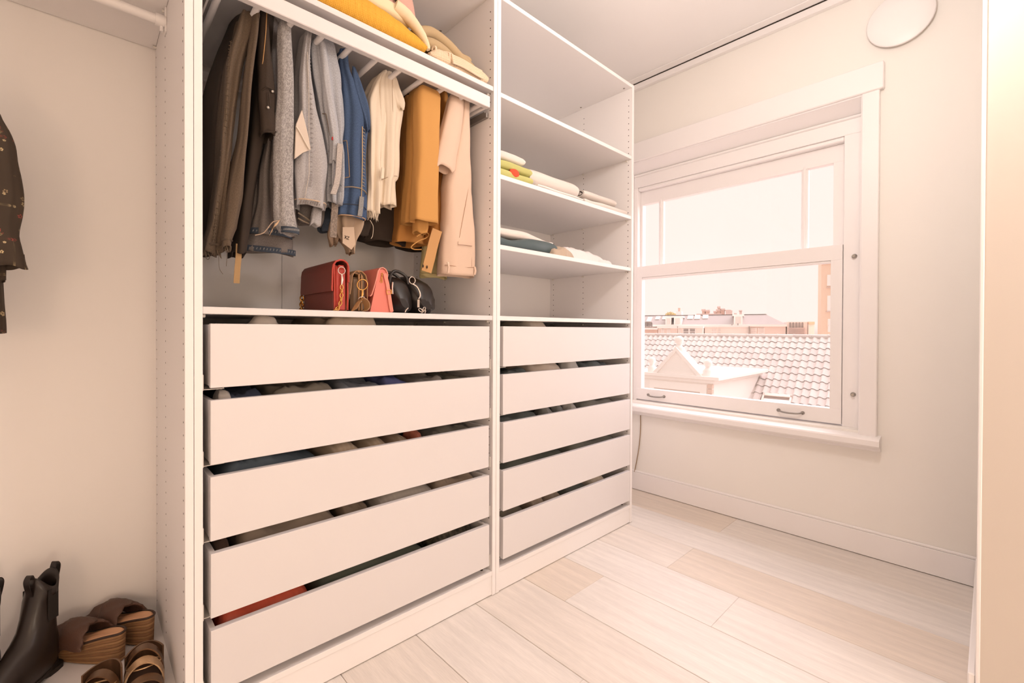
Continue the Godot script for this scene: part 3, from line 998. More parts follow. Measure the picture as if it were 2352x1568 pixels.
	part("pocket", stitches(on_front([Vector3(-0.657, 1.705, -0.06), Vector3(-0.648, 1.701, -0.06), Vector3(-0.64, 1.662, -0.06), Vector3(-0.632, 1.624, -0.06), Vector3(-0.634, 1.59, -0.06), Vector3(-0.64, 1.582, -0.06)], r6, -0.065, 0.09, 0.004), 0.0016), denim(Color(0.5, 0.45, 0.42)), g)
	part("pocket_tag", slab(Vector3(-0.637, 1.619, -0.056), Vector3(-0.634, 1.628, -0.05), 0.0005), cloth(Color(0.75, 0.25, 0.25)), g, "small red tag")
	part("waistband_seam", stitches(on_front([Vector3(-0.637, 1.556, -0.06), Vector3(-0.623, 1.563, -0.06), Vector3(-0.607, 1.57, -0.06), Vector3(-0.593, 1.57, -0.06)], r6, -0.065, 0.09, 0.004), 0.0018), denim(Color(0.88, 0.76, 0.64)), g)
	part("waistband_seam", stitches(on_front([Vector3(-0.634, 1.487, -0.06), Vector3(-0.615, 1.494, -0.06), Vector3(-0.594, 1.488, -0.06)], r6, -0.065, 0.09, 0.004), 0.0018), denim(Color(0.55, 0.56, 0.58)), g)
	part("belt_loop", Shape.new().ribbon([Vector3(-0.614, 1.611, -0.046), Vector3(-0.62, 1.517, -0.046), Vector3(-0.626, 1.482, -0.046), Vector3(-0.636, 1.452, -0.046)], Vector3(0.0085, 0, 0), 0.004), denim(Color(0.78, 0.745, 0.72)), g)
	part("belt_strap", Shape.new().ribbon(smooth([Vector3(-0.61, 1.464, -0.09), Vector3(-0.612, 1.42, -0.09), Vector3(-0.615, 1.378, -0.09), Vector3(-0.617, 1.33, -0.09)]), Vector3(0.0105, 0, 0), 0.003), denim(Color(0.66, 0.6, 0.55), 1.0), g, "grey woven strap hanging down")
	part("lining", drape([[1.466, -0.631, -0.548], [1.408, -0.630, -0.563], [1.364, -0.628, -0.569]], -0.16, 0.04, 0.003, 3.0, 14.0), indigo, g)
	# 7 dark blue jeans
	g = garment("jeans", "dark blue jeans with yellow-stitched side seam and waistband at the bottom", "jeans", -0.5, 1.33)
	var blue := denim(Color(0.29, 0.38, 0.52))
	var r7: Array = [[1.940, -0.593, -0.564], [1.903, -0.593, -0.562], [1.871, -0.590, -0.554], [1.842, -0.585, -0.533], [1.779, -0.582, -0.506], [1.740, -0.582, -0.493], [1.643, -0.584, -0.498], [1.490, -0.587, -0.494], [1.405, -0.598, -0.497]]
	part("leg", drape(r7, -0.085, 0.1, 0.006, 5.0, 15.0), blue, g)
	part("fold", drape([[1.890, -0.556, -0.544], [1.827, -0.547, -0.520], [1.776, -0.532, -0.501], [1.730, -0.514, -0.497], [1.695, -0.506, -0.498]], -0.078, 0.02, 0.002, 3.0, 16.0), blue, g)
	var s7 := on_front([Vector3(-0.523, 1.704, -0.08), Vector3(-0.522, 1.605, -0.08), Vector3(-0.525, 1.505, -0.08), Vector3(-0.527, 1.412, -0.08)], r7, -0.085, 0.1, 0.003)
	part("side_seam", stitches(s7, 0.0014), cloth(Color(0.85, 0.72, 0.53)), g, "yellow stitched side seam")
	part("seam_puckers", puckers(on_front([Vector3(-0.517, 1.703, -0.08), Vector3(-0.516, 1.606, -0.08), Vector3(-0.518, 1.506, -0.08)], r7, -0.085, 0.1, 0.002), Vector3(0.005, -0.002, 0), 1.0, 18), denim(Color(0.62, 0.6, 0.58)), g)
	part("pocket", stitches(on_front([Vector3(-0.587, 1.646, -0.08), Vector3(-0.572, 1.647, -0.08), Vector3(-0.568, 1.593, -0.08), Vector3(-0.565, 1.531, -0.08), Vector3(-0.584, 1.525, -0.08)], r7, -0.085, 0.1, 0.003), 0.0014), cloth(Color(0.66, 0.55, 0.42)), g)
	part("waistband_seam", stitches(on_front([Vector3(-0.586, 1.496, -0.08), Vector3(-0.557, 1.5, -0.08), Vector3(-0.528, 1.501, -0.08), Vector3(-0.498, 1.493, -0.08)], r7, -0.085, 0.1, 0.003), 0.002), cloth(Color(0.62, 0.55, 0.46)), g)
	part("waistband_seam", stitches(on_front([Vector3(-0.592, 1.441, -0.08), Vector3(-0.563, 1.443, -0.08), Vector3(-0.527, 1.445, -0.08), Vector3(-0.5, 1.441, -0.08)], r7, -0.085, 0.1, 0.003), 0.0016), cloth(Color(0.25, 0.27, 0.32)), g)
	part("waistband_edge", stitches(hem_line(r7, -0.085, 0.1, 0.002), 0.0018), cloth(Color(0.8, 0.66, 0.52)), g)
	part("belt_loop", Shape.new().ribbon([Vector3(-0.53, 1.471, -0.072), Vector3(-0.533, 1.438, -0.072), Vector3(-0.537, 1.407, -0.072)], Vector3(0.0075, 0, 0), 0.004), denim(Color(0.6, 0.6, 0.6)), g)
	# 8 crumpled greige waist tie below the blue jeans
	g = garment("cloth", "crumpled greige garment end with a small printed letter hanging below the blue jeans", "garment", -0.55, 1.25)
	var greige := cloth(Color(0.74, 0.65, 0.56))
	part("drop", drape([[1.443, -0.586, -0.495], [1.404, -0.591, -0.494], [1.368, -0.582, -0.503], [1.342, -0.564, -0.515], [1.326, -0.546, -0.519], [1.297, -0.537, -0.522]], -0.13, 0.05, 0.012, 5.0, 17.0, 2.2, 0.006), greige, g)
	part("drop", drape([[1.409, -0.594, -0.555], [1.351, -0.600, -0.561], [1.319, -0.594, -0.576]], -0.15, 0.03, 0.008, 4.0, 18.0, 2.2, 0.005), cloth(Color(0.6, 0.51, 0.43)), g)
	var flat := Shape.new()
	flat.prism(PackedVector2Array([Vector2(-0.022, 0.03), Vector2(0.016, 0.036), Vector2(0.022, -0.02), Vector2(0.008, -0.04), Vector2(-0.022, -0.022)]), Vector3(-0.551, 1.344, -0.125), Vector3.RIGHT, Vector3.UP, Vector3(0, 0, 0.006))
	part("label_patch", flat, cloth(Color(0.82, 0.73, 0.64)), g)
	var tm := TextMesh.new()
	tm.text = "XZ"
	tm.font_size = 16
	tm.pixel_size = 0.0009
	tm.depth = 0.001
	var tn := MeshInstance3D.new()
	tn.name = "printed_letters"
	tn.mesh = tm
	tn.material_override = M(Color(0.2, 0.15, 0.12), 0.8)
	g.add_child(tn)
	tn.position = Vector3(-0.559, 1.342, -0.118) - g.position
	tn.rotation.z = -0.15
	# 9 cream jeans
	g = garment("jeans", "cream jeans slung over a rod, one leg ending in a frayed hem", "jeans", -0.45, 1.38)
	var cream := cloth(Color(0.93, 0.87, 0.785))
	var r9: Array = [[1.945, -0.427, -0.390], [1.918, -0.444, -0.393], [1.888, -0.460, -0.403], [1.816, -0.485, -0.407], [1.702, -0.480, -0.427], [1.535, -0.480, -0.436], [1.439, -0.483, -0.441]]
	part("leg", drape(r9, -0.11, 0.08, 0.008, 5.0, 19.0), cream, g)
	var r9b: Array = [[1.938, -0.426, -0.382], [1.900, -0.439, -0.377], [1.861, -0.441, -0.361], [1.823, -0.442, -0.350], [1.791, -0.440, -0.354], [1.747, -0.439, -0.362], [1.656, -0.439, -0.366], [1.577, -0.442, -0.369], [1.562, -0.443, -0.381], [1.474, -0.450, -0.383]]
	part("seat", drape(r9b, -0.1, 0.07, 0.0065, 6.0, 20.5), cream, g)
	part("fold", drape([[1.930, -0.404, -0.388], [1.885, -0.400, -0.376], [1.847, -0.393, -0.357], [1.826, -0.386, -0.355], [1.817, -0.372, -0.358]], -0.092, 0.03, 0.001, 3.0, 21.0), cream, g)
	part("side_seam", stitches(on_front([Vector3(-0.407, 1.911, -0.1), Vector3(-0.402, 1.792, -0.1), Vector3(-0.404, 1.686, -0.1), Vector3(-0.408, 1.579, -0.1)], r9b, -0.1, 0.07, 0.002), 0.001), cloth(Color(0.7, 0.6, 0.5)), g)
	part("waistband_seam", stitches(on_front([Vector3(-0.443, 1.553, -0.1), Vector3(-0.425, 1.564, -0.1), Vector3(-0.405, 1.574, -0.1), Vector3(-0.383, 1.579, -0.1)], r9b, -0.1, 0.07, 0.002), 0.001), cloth(Color(0.68, 0.58, 0.48)), g)
	part("belt_loop", Shape.new().ribbon([Vector3(-0.442, 1.592, -0.094), Vector3(-0.445, 1.555, -0.094)], Vector3(0.005, 0, 0), 0.003), cream, g)
	part("frayed_threads", fray(r9, -0.11, 0.08, 30, 0.022), cream, g).set_meta("kind", "stuff")
	part("loose_thread", Shape.new().tube(smooth([Vector3(-0.487, 1.408, -0.1), Vector3(-0.475, 1.388, -0.1), Vector3(-0.477, 1.358, -0.1), Vector3(-0.483, 1.346, -0.1)]), 0.0008, 5), cream, g)
	# 10 black trousers behind
	g = garment("trousers", "soft black trousers hanging behind the cream jeans, lowest of the dark pair", "trousers", -0.42, 1.28)
	part("leg", drape([[2.025, -0.279, -0.230], [1.817, -0.292, -0.240], [1.581, -0.416, -0.259], [1.497, -0.436, -0.253], [1.390, -0.446, -0.249], [1.373, -0.429, -0.252]], -0.24, 0.1, 0.006, 4.0, 22.0), black, g)
	part("leg", drape([[1.500, -0.479, -0.436], [1.439, -0.482, -0.419], [1.376, -0.489, -0.436]], -0.2, 0.03, 0.004, 3.0, 23.0), black, g)
	part("leg", drape([[1.539, -0.282, -0.083], [1.395, -0.276, -0.083], [1.374, -0.252, -0.105]], -0.3, 0.06, 0.005, 4.0, 24.0), black, g)
	# 11 mustard trousers
	g = garment("trousers", "mustard wool trousers with sharp crease and hanging tab with two buttonholes", "trousers", -0.28, 1.2)
	var mustard := cloth(Color(0.825, 0.61, 0.34))
	var r11: Array = [[1.910, -0.319, -0.224], [1.873, -0.323, -0.227], [1.664, -0.326, -0.232], [1.428, -0.339, -0.236]]
	part("leg", drape(r11, -0.05, 0.06, 0.0015, 3.0, 25.0, 4.0, 0.0015, 0.001), mustard, g)
	part("leg", drape([[1.929, -0.303, -0.217], [1.890, -0.308, -0.221], [1.684, -0.315, -0.226], [1.429, -0.333, -0.231]], -0.115, 0.06, 0.002, 3.0, 25.5, 3.5, 0.0015, 0.001), mustard, g)
	part("leg", drape([[1.937, -0.288, -0.195], [1.636, -0.302, -0.215], [1.434, -0.316, -0.220], [1.372, -0.325, -0.194]], -0.185, 0.1, 0.003, 3.0, 26.0, 5.0, 0.002, 0.002), cloth(Color(0.82, 0.58, 0.31)), g)
	part("turn_up", drape([[1.457, -0.308, -0.248], [1.417, -0.307, -0.250], [1.395, -0.305, -0.256]], -0.09, 0.05, 0.003, 3.0, 27.0), mustard, g)
	part("waist", drape([[1.971, -0.171, -0.140], [1.811, -0.175, -0.139], [1.642, -0.176, -0.145], [1.472, -0.200, -0.147], [1.395, -0.208, -0.163], [1.375, -0.216, -0.179]], -0.12, 0.08, 0.002, 3.0, 28.0), cloth(Color(0.8, 0.56, 0.29)), g)
	var roll := Shape.new()
	roll.tube(smooth([Vector3(-0.304, 1.378, -0.1), Vector3(-0.283, 1.392, -0.1), Vector3(-0.262, 1.399, -0.1), Vector3(-0.251, 1.391, -0.1), Vector3(-0.264, 1.378, -0.1), Vector3(-0.294, 1.364, -0.1), Vector3(-0.326, 1.339, -0.1), Vector3(-0.316, 1.331, -0.1), Vector3(-0.283, 1.334, -0.1)], 5), 0.002, 7)
	part("rolled_edge", roll, mustard, g)
	part("tab", Shape.new().ribbon(smooth([Vector3(-0.224, 1.412, -0.085), Vector3(-0.24, 1.364, -0.085), Vector3(-0.255, 1.308, -0.085), Vector3(-0.272, 1.252, -0.085)]), Vector3(0.021, -0.004, 0), 0.0035), cloth(Color(0.8, 0.61, 0.4)), g, "waistband tab")
	for q in [Vector3(-0.289, 1.271, -0.08), Vector3(-0.272, 1.269, -0.08)]:
		part("buttonhole", Shape.new().ball(q, Vector3(0.0028, 0.006, 0.0025), 10), hole_m, g)
	# 12 rose-beige trousers
	g = garment("trousers", "rose-beige dress trousers hanging rightmost, one leg folded back", "trousers", -0.12, 1.19)
	var rose := cloth(Color(0.895, 0.785, 0.70))
	var r12: Array = [[1.949, -0.120, -0.081], [1.921, -0.124, -0.081], [1.709, -0.157, -0.074], [1.595, -0.185, -0.067], [1.559, -0.187, -0.062], [1.410, -0.190, -0.044], [1.283, -0.204, -0.041], [1.249, -0.206, -0.045]]
	part("leg", drape(r12, -0.058, 0.08, 0.002, 3.0, 29.0, 3.0, 0.002, 0.002), rose, g)
	part("leg", drape([[1.934, -0.177, -0.121], [1.908, -0.187, -0.119], [1.761, -0.226, -0.137], [1.645, -0.252, -0.158], [1.635, -0.251, -0.166]], -0.046, 0.045, 0.0015, 3.0, 30.0, 3.0, 0.002, 0.008), rose, g)
	part("pocket_welt", Shape.new().ribbon([Vector3(-0.149, 1.369, -0.055), Vector3(-0.116, 1.372, -0.055), Vector3(-0.081, 1.373, -0.055)], Vector3(0, 0.006, 0), 0.0015), rose, g)
	part("pocket_slit", stitches([Vector3(-0.152, 1.362, -0.052), Vector3(-0.118, 1.364, -0.052), Vector3(-0.084, 1.365, -0.052)], 0.0009), cloth(Color(0.6, 0.45, 0.37)), g)
	part("waistband_seam", stitches(on_front([Vector3(-0.198, 1.283, -0.055), Vector3(-0.153, 1.28, -0.055), Vector3(-0.1, 1.281, -0.055), Vector3(-0.05, 1.288, -0.055)], r12, -0.058, 0.08, 0.002, 3.0), 0.0012), cloth(Color(0.75, 0.6, 0.5)), g)
	part("dart_seam", stitches(on_front([Vector3(-0.079, 1.354, -0.055), Vector3(-0.079, 1.287, -0.055)], r12, -0.058, 0.08, 0.001, 3.0), 0.0008), cloth(Color(0.72, 0.56, 0.47)), g)
	part("fly_seam", stitches(on_front([Vector3(-0.085, 1.644, -0.055), Vector3(-0.116, 1.503, -0.055), Vector3(-0.141, 1.391, -0.055)], r12, -0.058, 0.08, 0.0015, 3.0), 0.001), cloth(Color(0.8, 0.66, 0.55)), g)
	for q in [[Vector3(-0.2, 1.291, -0.05), Vector3(-0.198, 1.252, -0.05)], [Vector3(-0.06, 1.289, -0.064), Vector3(-0.06, 1.257, -0.064)]]:
		part("belt_loop", Shape.new().ribbon([q[0], (q[0] + q[1]) * 0.5 + Vector3(0, 0, 0.005), q[1]], Vector3(0.0045, 0, 0), 0.003), rose, g)
	# 13 khaki cloth behind
	g = garment("trousers", "pale khaki trousers end showing behind the rose-beige trousers", "trousers", -0.2, 1.18)
	part("leg", drape([[1.440, -0.184, -0.087], [1.316, -0.202, -0.080], [1.253, -0.210, -0.078]], -0.2, 0.06, 0.003, 3.0, 31.0), cloth(Color(0.84, 0.78, 0.57)), g)
	part("hem", stitches(hem_line([[1.440, -0.184, -0.087], [1.316, -0.202, -0.080], [1.253, -0.210, -0.078]], -0.2, 0.06, 0.012), 0.0012), cloth(Color(0.66, 0.6, 0.42)), g)

func chain(path: Array, link: float, wire: float) -> Shape:
	var s := Shape.new()
	var l := 0.0
	for i in path.size() - 1: l += path[i].distance_to(path[i + 1])
	var n := maxi(int(l / (link * 1.35)), 2)
	for i in n:
		var f := (i + 0.5) / n * (path.size() - 1)
		var a := int(f)
		var c: Vector3 = path[a].lerp(path[mini(a + 1, path.size() - 1)], f - a)
		var d: Vector3 = (path[mini(a + 1, path.size() - 1)] - path[a]).normalized()
		var w := d.cross(Vector3.BACK if absf(d.z) < 0.8 else Vector3.UP).normalized()
		if i % 2: w = d.cross(w).normalized()
		var pts := []
		for k in 12:
			pts.append(c + d * cos(TAU * k / 12) * link + w * sin(TAU * k / 12) * link * 0.62)
		s.tube(pts, wire, 6, true)
	return s

func leather(c: Color, rough := 0.42) -> StandardMaterial3D:
	return bumped(M(c, rough, noise("hide", 0.12, 0.88, 1.0, FastNoiseLite.TYPE_CELLULAR, 2, 256), Vector3(40, 40, 40)), noise("hide", 0.12, 0.88, 1.0), 0.02)

func bags() -> void:
	var grp := "handbags on the shelf above the drawers"
	var gold := M(Color(0.86, 0.66, 0.38), 0.25)
	gold.metallic = 0.95
	var silver := M(Color(0.86, 0.82, 0.78), 0.2)
	silver.metallic = 0.95
	var y0 := 1.0965
	# red
	var g := thing("handbag", "red leather shoulder bag with chain strap, its flap coloured as if in shade, leftmost of the bags", "handbag", Vector3(-0.619, y0, -0.16), grp)
	var red := leather(Color(0.74, 0.25, 0.19))
	var shaded_red := leather(Color(0.5, 0.24, 0.2), 0.5)  # same red leather, with the shade on flap and body put into the colour
	part("body", slab(Vector3(-0.64, y0, -0.285), Vector3(-0.5985, 1.236, -0.032), 0.006), shaded_red, g)
	part("gusset", slab(Vector3(-0.635, y0 + 0.002, -0.04), Vector3(-0.603, 1.232, -0.029), 0.003), red, g, "bright red end panel")
	var fp := [Vector3(-0.5955, 1.185, -0.155), Vector3(-0.5955, 1.232, -0.155), Vector3(-0.600, 1.244, -0.155), Vector3(-0.610, 1.251, -0.155), Vector3(-0.622, 1.2515, -0.155), Vector3(-0.635, 1.246, -0.155), Vector3(-0.643, 1.235, -0.155), Vector3(-0.6455, 1.22, -0.155), Vector3(-0.6465, 1.19, -0.155), Vector3(-0.6475, 1.164, -0.155), Vector3(-0.647, 1.156, -0.155)]
	part("flap", Shape.new().ribbon(fp, Vector3(0, 0, 0.129), 0.0045), shaded_red, g, "red flap, shade put into its colour")
	var ed := Shape.new()
	var e1 := []
	for q in fp: e1.append(q + Vector3(0, 0, 0.129))
	ed.tube(e1, 0.003, 6)
	ed.tube([Vector3(-0.5965, 1.236, -0.029), Vector3(-0.5975, 1.1, -0.029)], 0.003, 6)
	ed.tube([Vector3(-0.639, 1.236, -0.029), Vector3(-0.638, 1.1, -0.029)], 0.003, 6)
	part("piping", ed, red, g)
	part("ring_tab", slab(Vector3(-0.628, 1.224, -0.031), Vector3(-0.610, 1.236, -0.024), 0.002), red, g)
	part("ring", Shape.new().tube(ring_path(Vector3(-0.619, 1.219, -0.022), 0.011, Vector3.RIGHT, Vector3.UP), 0.0014, 6, true), silver, g)
	part("clasp", Shape.new().tube([Vector3(-0.619, 1.209, -0.022), Vector3(-0.618, 1.192, -0.021), Vector3(-0.619, 1.176, -0.022)], [0.0022, 0.0042, 0.002], 8), silver, g)
	part("chain_strap", chain([Vector3(-0.619, 1.175, -0.022), Vector3(-0.6195, 1.15, -0.021), Vector3(-0.622, 1.125, -0.02), Vector3(-0.632, 1.104, -0.016), Vector3(-0.645, 1.099, -0.012)], 0.0075, 0.0019), gold, g)
	part("chain_strap", chain([Vector3(-0.652, 1.15, -0.262), Vector3(-0.655, 1.13, -0.255), Vector3(-0.66, 1.112, -0.245), Vector3(-0.667, 1.101, -0.225), Vector3(-0.66, 1.1, -0.2)], 0.0095, 0.0026), gold, g)
	# olive-brown satchel
	g = thing("handbag", "olive brown layered satchel with a big ring and looped strap, right of the red bag", "handbag", Vector3(-0.56, y0, -0.14), grp)
	var olive := leather(Color(0.4, 0.31, 0.22), 0.5)
	var tan := leather(Color(0.66, 0.49, 0.32), 0.45)
	part("body", slab(Vector3(-0.583, y0, -0.24), Vector3(-0.532, 1.205, -0.034), 0.008), olive, g)
	for k in 5:
		var o := 0.0035 * k
		var pth := []
		for i in 11:
			var a := PI * i / 10.0
			pth.append(Vector3(-0.557 + cos(a) * (0.0235 - 0.001 * k) - o * 0.8, 1.196 + sin(a) * (0.03 - o * 0.6), -0.14))
		pth.append(Vector3(-0.584 - o * 0.9, 1.165 - 0.012 * k, -0.14))
		pth.append(Vector3(-0.587 - o * 0.8, 1.15 - 0.016 * k, -0.14))
		part("flap", Shape.new().ribbon(pth, Vector3(0, 0, 0.106 - 0.001 * k), 0.0028), tan if k % 2 == 0 else olive, g)
	var vt := Shape.new()
	vt.box(Vector3(-0.561, 1.1, -0.035), Vector3(-0.556, 1.215, -0.03), 0.001)
	vt.box(Vector3(-0.552, 1.1, -0.035), Vector3(-0.547, 1.212, -0.03), 0.001)
	part("end_strap", vt, tan, g)
	part("edge_piping", Shape.new().tube([Vector3(-0.532, 1.1, -0.03), Vector3(-0.5315, 1.19, -0.03), Vector3(-0.537, 1.212, -0.03), Vector3(-0.55, 1.223, -0.03), Vector3(-0.565, 1.222, -0.03)], 0.0022, 6), tan, g)
	part("ring", Shape.new().tube(ring_path(Vector3(-0.552, 1.181, -0.022), 0.0165, Vector3(0.98, 0.1, 0.15), Vector3.UP), 0.0017, 7, true), gold, g)
	part("clasp", Shape.new().tube([Vector3(-0.552, 1.164, -0.02), Vector3(-0.554, 1.15, -0.018), Vector3(-0.557, 1.138, -0.018)], [0.0025, 0.0038, 0.002], 8), gold, g)
	part("ring", Shape.new().tube(ring_path(Vector3(-0.557, 1.135, -0.018), 0.0105, Vector3.RIGHT, Vector3(0, 0.7, 0.7)), 0.0015, 6, true), silver, g)
	part("strap", Shape.new().ribbon(smooth([Vector3(-0.5575, 1.134, -0.02), Vector3(-0.566, 1.126, -0.017), Vector3(-0.577, 1.112, -0.012), Vector3(-0.586, 1.1, -0.008)]), Vector3(0.008, 0.006, 0.004), 0.003), tan, g)
	part("strap", Shape.new().ribbon(smooth([Vector3(-0.5575, 1.136, -0.02), Vector3(-0.547, 1.13, -0.016), Vector3(-0.541, 1.118, -0.012), Vector3(-0.543, 1.106, -0.009), Vector3(-0.551, 1.0985, -0.006)]), Vector3(0.004, 0.003, 0.011), 0.003), tan, g)
	# pink
	g = thing("handbag", "coral pink satchel with buckled strap, between the brown and black bags", "handbag", Vector3(-0.48, y0, -0.12), grp)
	var pink := leather(Color(0.93, 0.52, 0.45), 0.38)
	var py := PackedVector2Array([Vector2(-0.521, y0 + 0.002), Vector2(-0.517, y0), Vector2(-0.443, y0), Vector2(-0.439, y0 + 0.004), Vector2(-0.441, y0 + 0.012), Vector2(-0.464, 1.225), Vector2(-0.469, 1.234), Vector2(-0.478, 1.238), Vector2(-0.487, 1.236), Vector2(-0.492, 1.228)])
	part("body", Shape.new().prism(py, Vector3(0, 0, -0.21), Vector3.RIGHT, Vector3.UP, Vector3(0, 0, 0.18)), pink, g)
	var pf := []
	for q in [[-0.462, 1.205], [-0.4615, 1.226], [-0.468, 1.237], [-0.478, 1.2415], [-0.488, 1.239], [-0.495, 1.229], [-0.502, 1.2], [-0.511, 1.17], [-0.517, 1.152], [-0.523, 1.147]]:
		pf.append(Vector3(q[0], q[1], -0.12))
	part("flap", Shape.new().ribbon(pf, Vector3(0, 0, 0.093), 0.0035), pink, g)
	var pe := []
	for q in pf: pe.append(q + Vector3(0, 0, 0.0925))
	part("piping", Shape.new().tube(pe, 0.0022, 6), leather(Color(0.95, 0.62, 0.55)), g)
	part("strap", Shape.new().ribbon([Vector3(-0.472, 1.224, -0.027), Vector3(-0.462, 1.19, -0.0265), Vector3(-0.452, 1.13, -0.0265), Vector3(-0.446, 1.1, -0.027)], Vector3(0.0062, 0.001, 0), 0.003), leather(Color(0.95, 0.58, 0.5)), g)
	var bk := Shape.new()
	for q in [[Vector3(-0.467, 1.168, -0.023), Vector3(-0.451, 1.171, -0.023)], [Vector3(-0.451, 1.171, -0.023), Vector3(-0.449, 1.159, -0.023)], [Vector3(-0.449, 1.159, -0.023), Vector3(-0.465, 1.156, -0.023)], [Vector3(-0.465, 1.156, -0.023), Vector3(-0.467, 1.168, -0.023)]]:
		bk.tube(q, 0.0013, 6)
	part("buckle", bk, gold, g)
	part("eyelet", Shape.new().tube(ring_path(Vector3(-0.483, 1.197, -0.029), 0.0042, Vector3.RIGHT, Vector3.UP, 14), 0.0012, 6, true), gold, g)
	part("chain", chain([Vector3(-0.483, 1.199, -0.027), Vector3(-0.482, 1.212, -0.027), Vector3(-0.48, 1.224, -0.028)], 0.0035, 0.0009), gold, g)
	# black
	g = thing("handbag", "slouchy black leather bag with silver zip pull, rightmost of the bags", "handbag", Vector3(-0.33, y0, -0.15), grp)
	var blk := leather(Color(0.135, 0.11, 0.095), 0.36)
	var rings := []
	for i in 15:
		var t := i / 14.0
		var ring := PackedVector3Array()
		var zc := lerpf(-0.05, -0.29, t)
		var sc := pow(maxf(1.0 - pow(absf(t * 2.0 - 1.0), 2.4), 0.0), 0.5) * 0.75 + 0.25
		for k in 32:
			var a := TAU * k / 32
			var cx := signf(cos(a)) * pow(absf(cos(a)), 0.75)
			var cy := signf(sin(a)) * pow(absf(sin(a)), 0.75)
			var d := 0.006 * cloth_noise.get_noise_3d(cx * 120.0, cy * 120.0, t * 90.0)
			ring.append(Vector3(-0.293 + cx * (0.066 * sc + d) - 0.012 * cy, maxf(y0, y0 + 0.069 * (0.3 + 0.7 * sc) + cy * (0.069 * sc + d)), zc))
		rings.append(ring)
	part("body", Shape.new().loft(rings), blk, g)
	rings = []
	for i in 11:
		var t := i / 10.0
		var ring := PackedVector3Array()
		for k in 28:
			var a := TAU * k / 28
			var cx := signf(cos(a)) * pow(absf(cos(a)), 0.7)
			var cy := signf(sin(a)) * pow(absf(sin(a)), 0.7)
			var sc := pow(maxf(1.0 - pow(absf(t * 2.0 - 1.0), 2.4), 0.0), 0.5) * 0.75 + 0.25
			ring.append(Vector3(-0.386 + cx * 0.052 * sc - 0.01 * cy, maxf(y0, y0 + 0.066 * (0.35 + 0.65 * sc) + cy * 0.066 * sc), lerpf(-0.045, -0.24, t)))
		rings.append(ring)
	part("side_pouch", Shape.new().loft(rings), blk, g)
	for z in [-0.08, -0.13]:
		part("handle", Shape.new().tube(smooth([Vector3(-0.425, 1.2, z), Vector3(-0.42, 1.228, z), Vector3(-0.403, 1.242, z), Vector3(-0.38, 1.238, z), Vector3(-0.362, 1.224, z + 0.005), Vector3(-0.355, 1.2, z + 0.005)]), 0.0055, 8), blk, g)
	part("ring", Shape.new().tube(ring_path(Vector3(-0.352, 1.212, -0.052), 0.012, Vector3.RIGHT, Vector3.UP), 0.0018, 6, true), silver, g)
	part("zip", Shape.new().tube(smooth([Vector3(-0.352, 1.2, -0.05), Vector3(-0.336, 1.19, -0.047), Vector3(-0.326, 1.172, -0.045), Vector3(-0.325, 1.158, -0.044), Vector3(-0.332, 1.148, -0.043)]), 0.003, 6), silver, g, "silver toothed zip")
	part("zip_pull", slab(Vector3(-0.336, 1.118, -0.046), Vector3(-0.327, 1.146, -0.042), 0.001), silver, g)
	part("charm", chain([Vector3(-0.327, 1.112, -0.044), Vector3(-0.318, 1.104, -0.04), Vector3(-0.308, 1.115, -0.042), Vector3(-0.31, 1.1, -0.036)], 0.008, 0.0017), silver, g)
	part("clip", Shape.new().tube([Vector3(-0.385, 1.1, -0.045), Vector3(-0.382, 1.108, -0.042), Vector3(-0.374, 1.115, -0.042)], 0.0022, 6), silver, g)
	part("zip", Shape.new().tube([Vector3(-0.428, 1.2, -0.052), Vector3(-0.431, 1.18, -0.05), Vector3(-0.43, 1.16, -0.05)], 0.0032, 6), silver, g)

func knit_block(x0: float, x1: float, z0: float, z1: float, y0: float, heights: Array, cols: float, rows_n: float, amp: float, nx := 200, n := 64) -> Shape:
	# a folded chunky knit: rounded front, every stitch raised
	var s := Shape.new()
	var rings := []
	for i in nx + 1:
		var u := float(i) / nx
		var hf := u * (heights.size() - 1)
		var a := int(hf)
		var h: float = lerpf(heights[a], heights[mini(a + 1, heights.size() - 1)], smoothstep(0.0, 1.0, hf - a))
		var end := maxf(pow(maxf(1.0 - pow(absf(u * 2.0 - 1.0), 12.0), 0.0), 0.5), 0.1)
		var ring := PackedVector3Array()
		var x := lerpf(x0, x1, u)
		for j in n:
			var t := TAU * j / n
			var cz := signf(cos(t)) * pow(absf(cos(t)), 0.5)
			var cy := signf(sin(t)) * pow(absf(sin(t)), 0.75)
			var col := u * cols
			var row := t / TAU * rows_n
			var v := absf(fposmod(col, 1.0) - 0.5) * 2.0
			var st := sin(v * PI) * (0.65 + 0.35 * sin((row + v * 0.5) * TAU))
			var r := amp * st
			ring.append(Vector3(x, maxf(y0 + h * 0.5 + (h * 0.5 * end + r) * cy, y0), (z0 + z1) * 0.5 + ((z1 - z0) * 0.5 + r) * cz))
		rings.append(ring)
	return s.loft(rings)

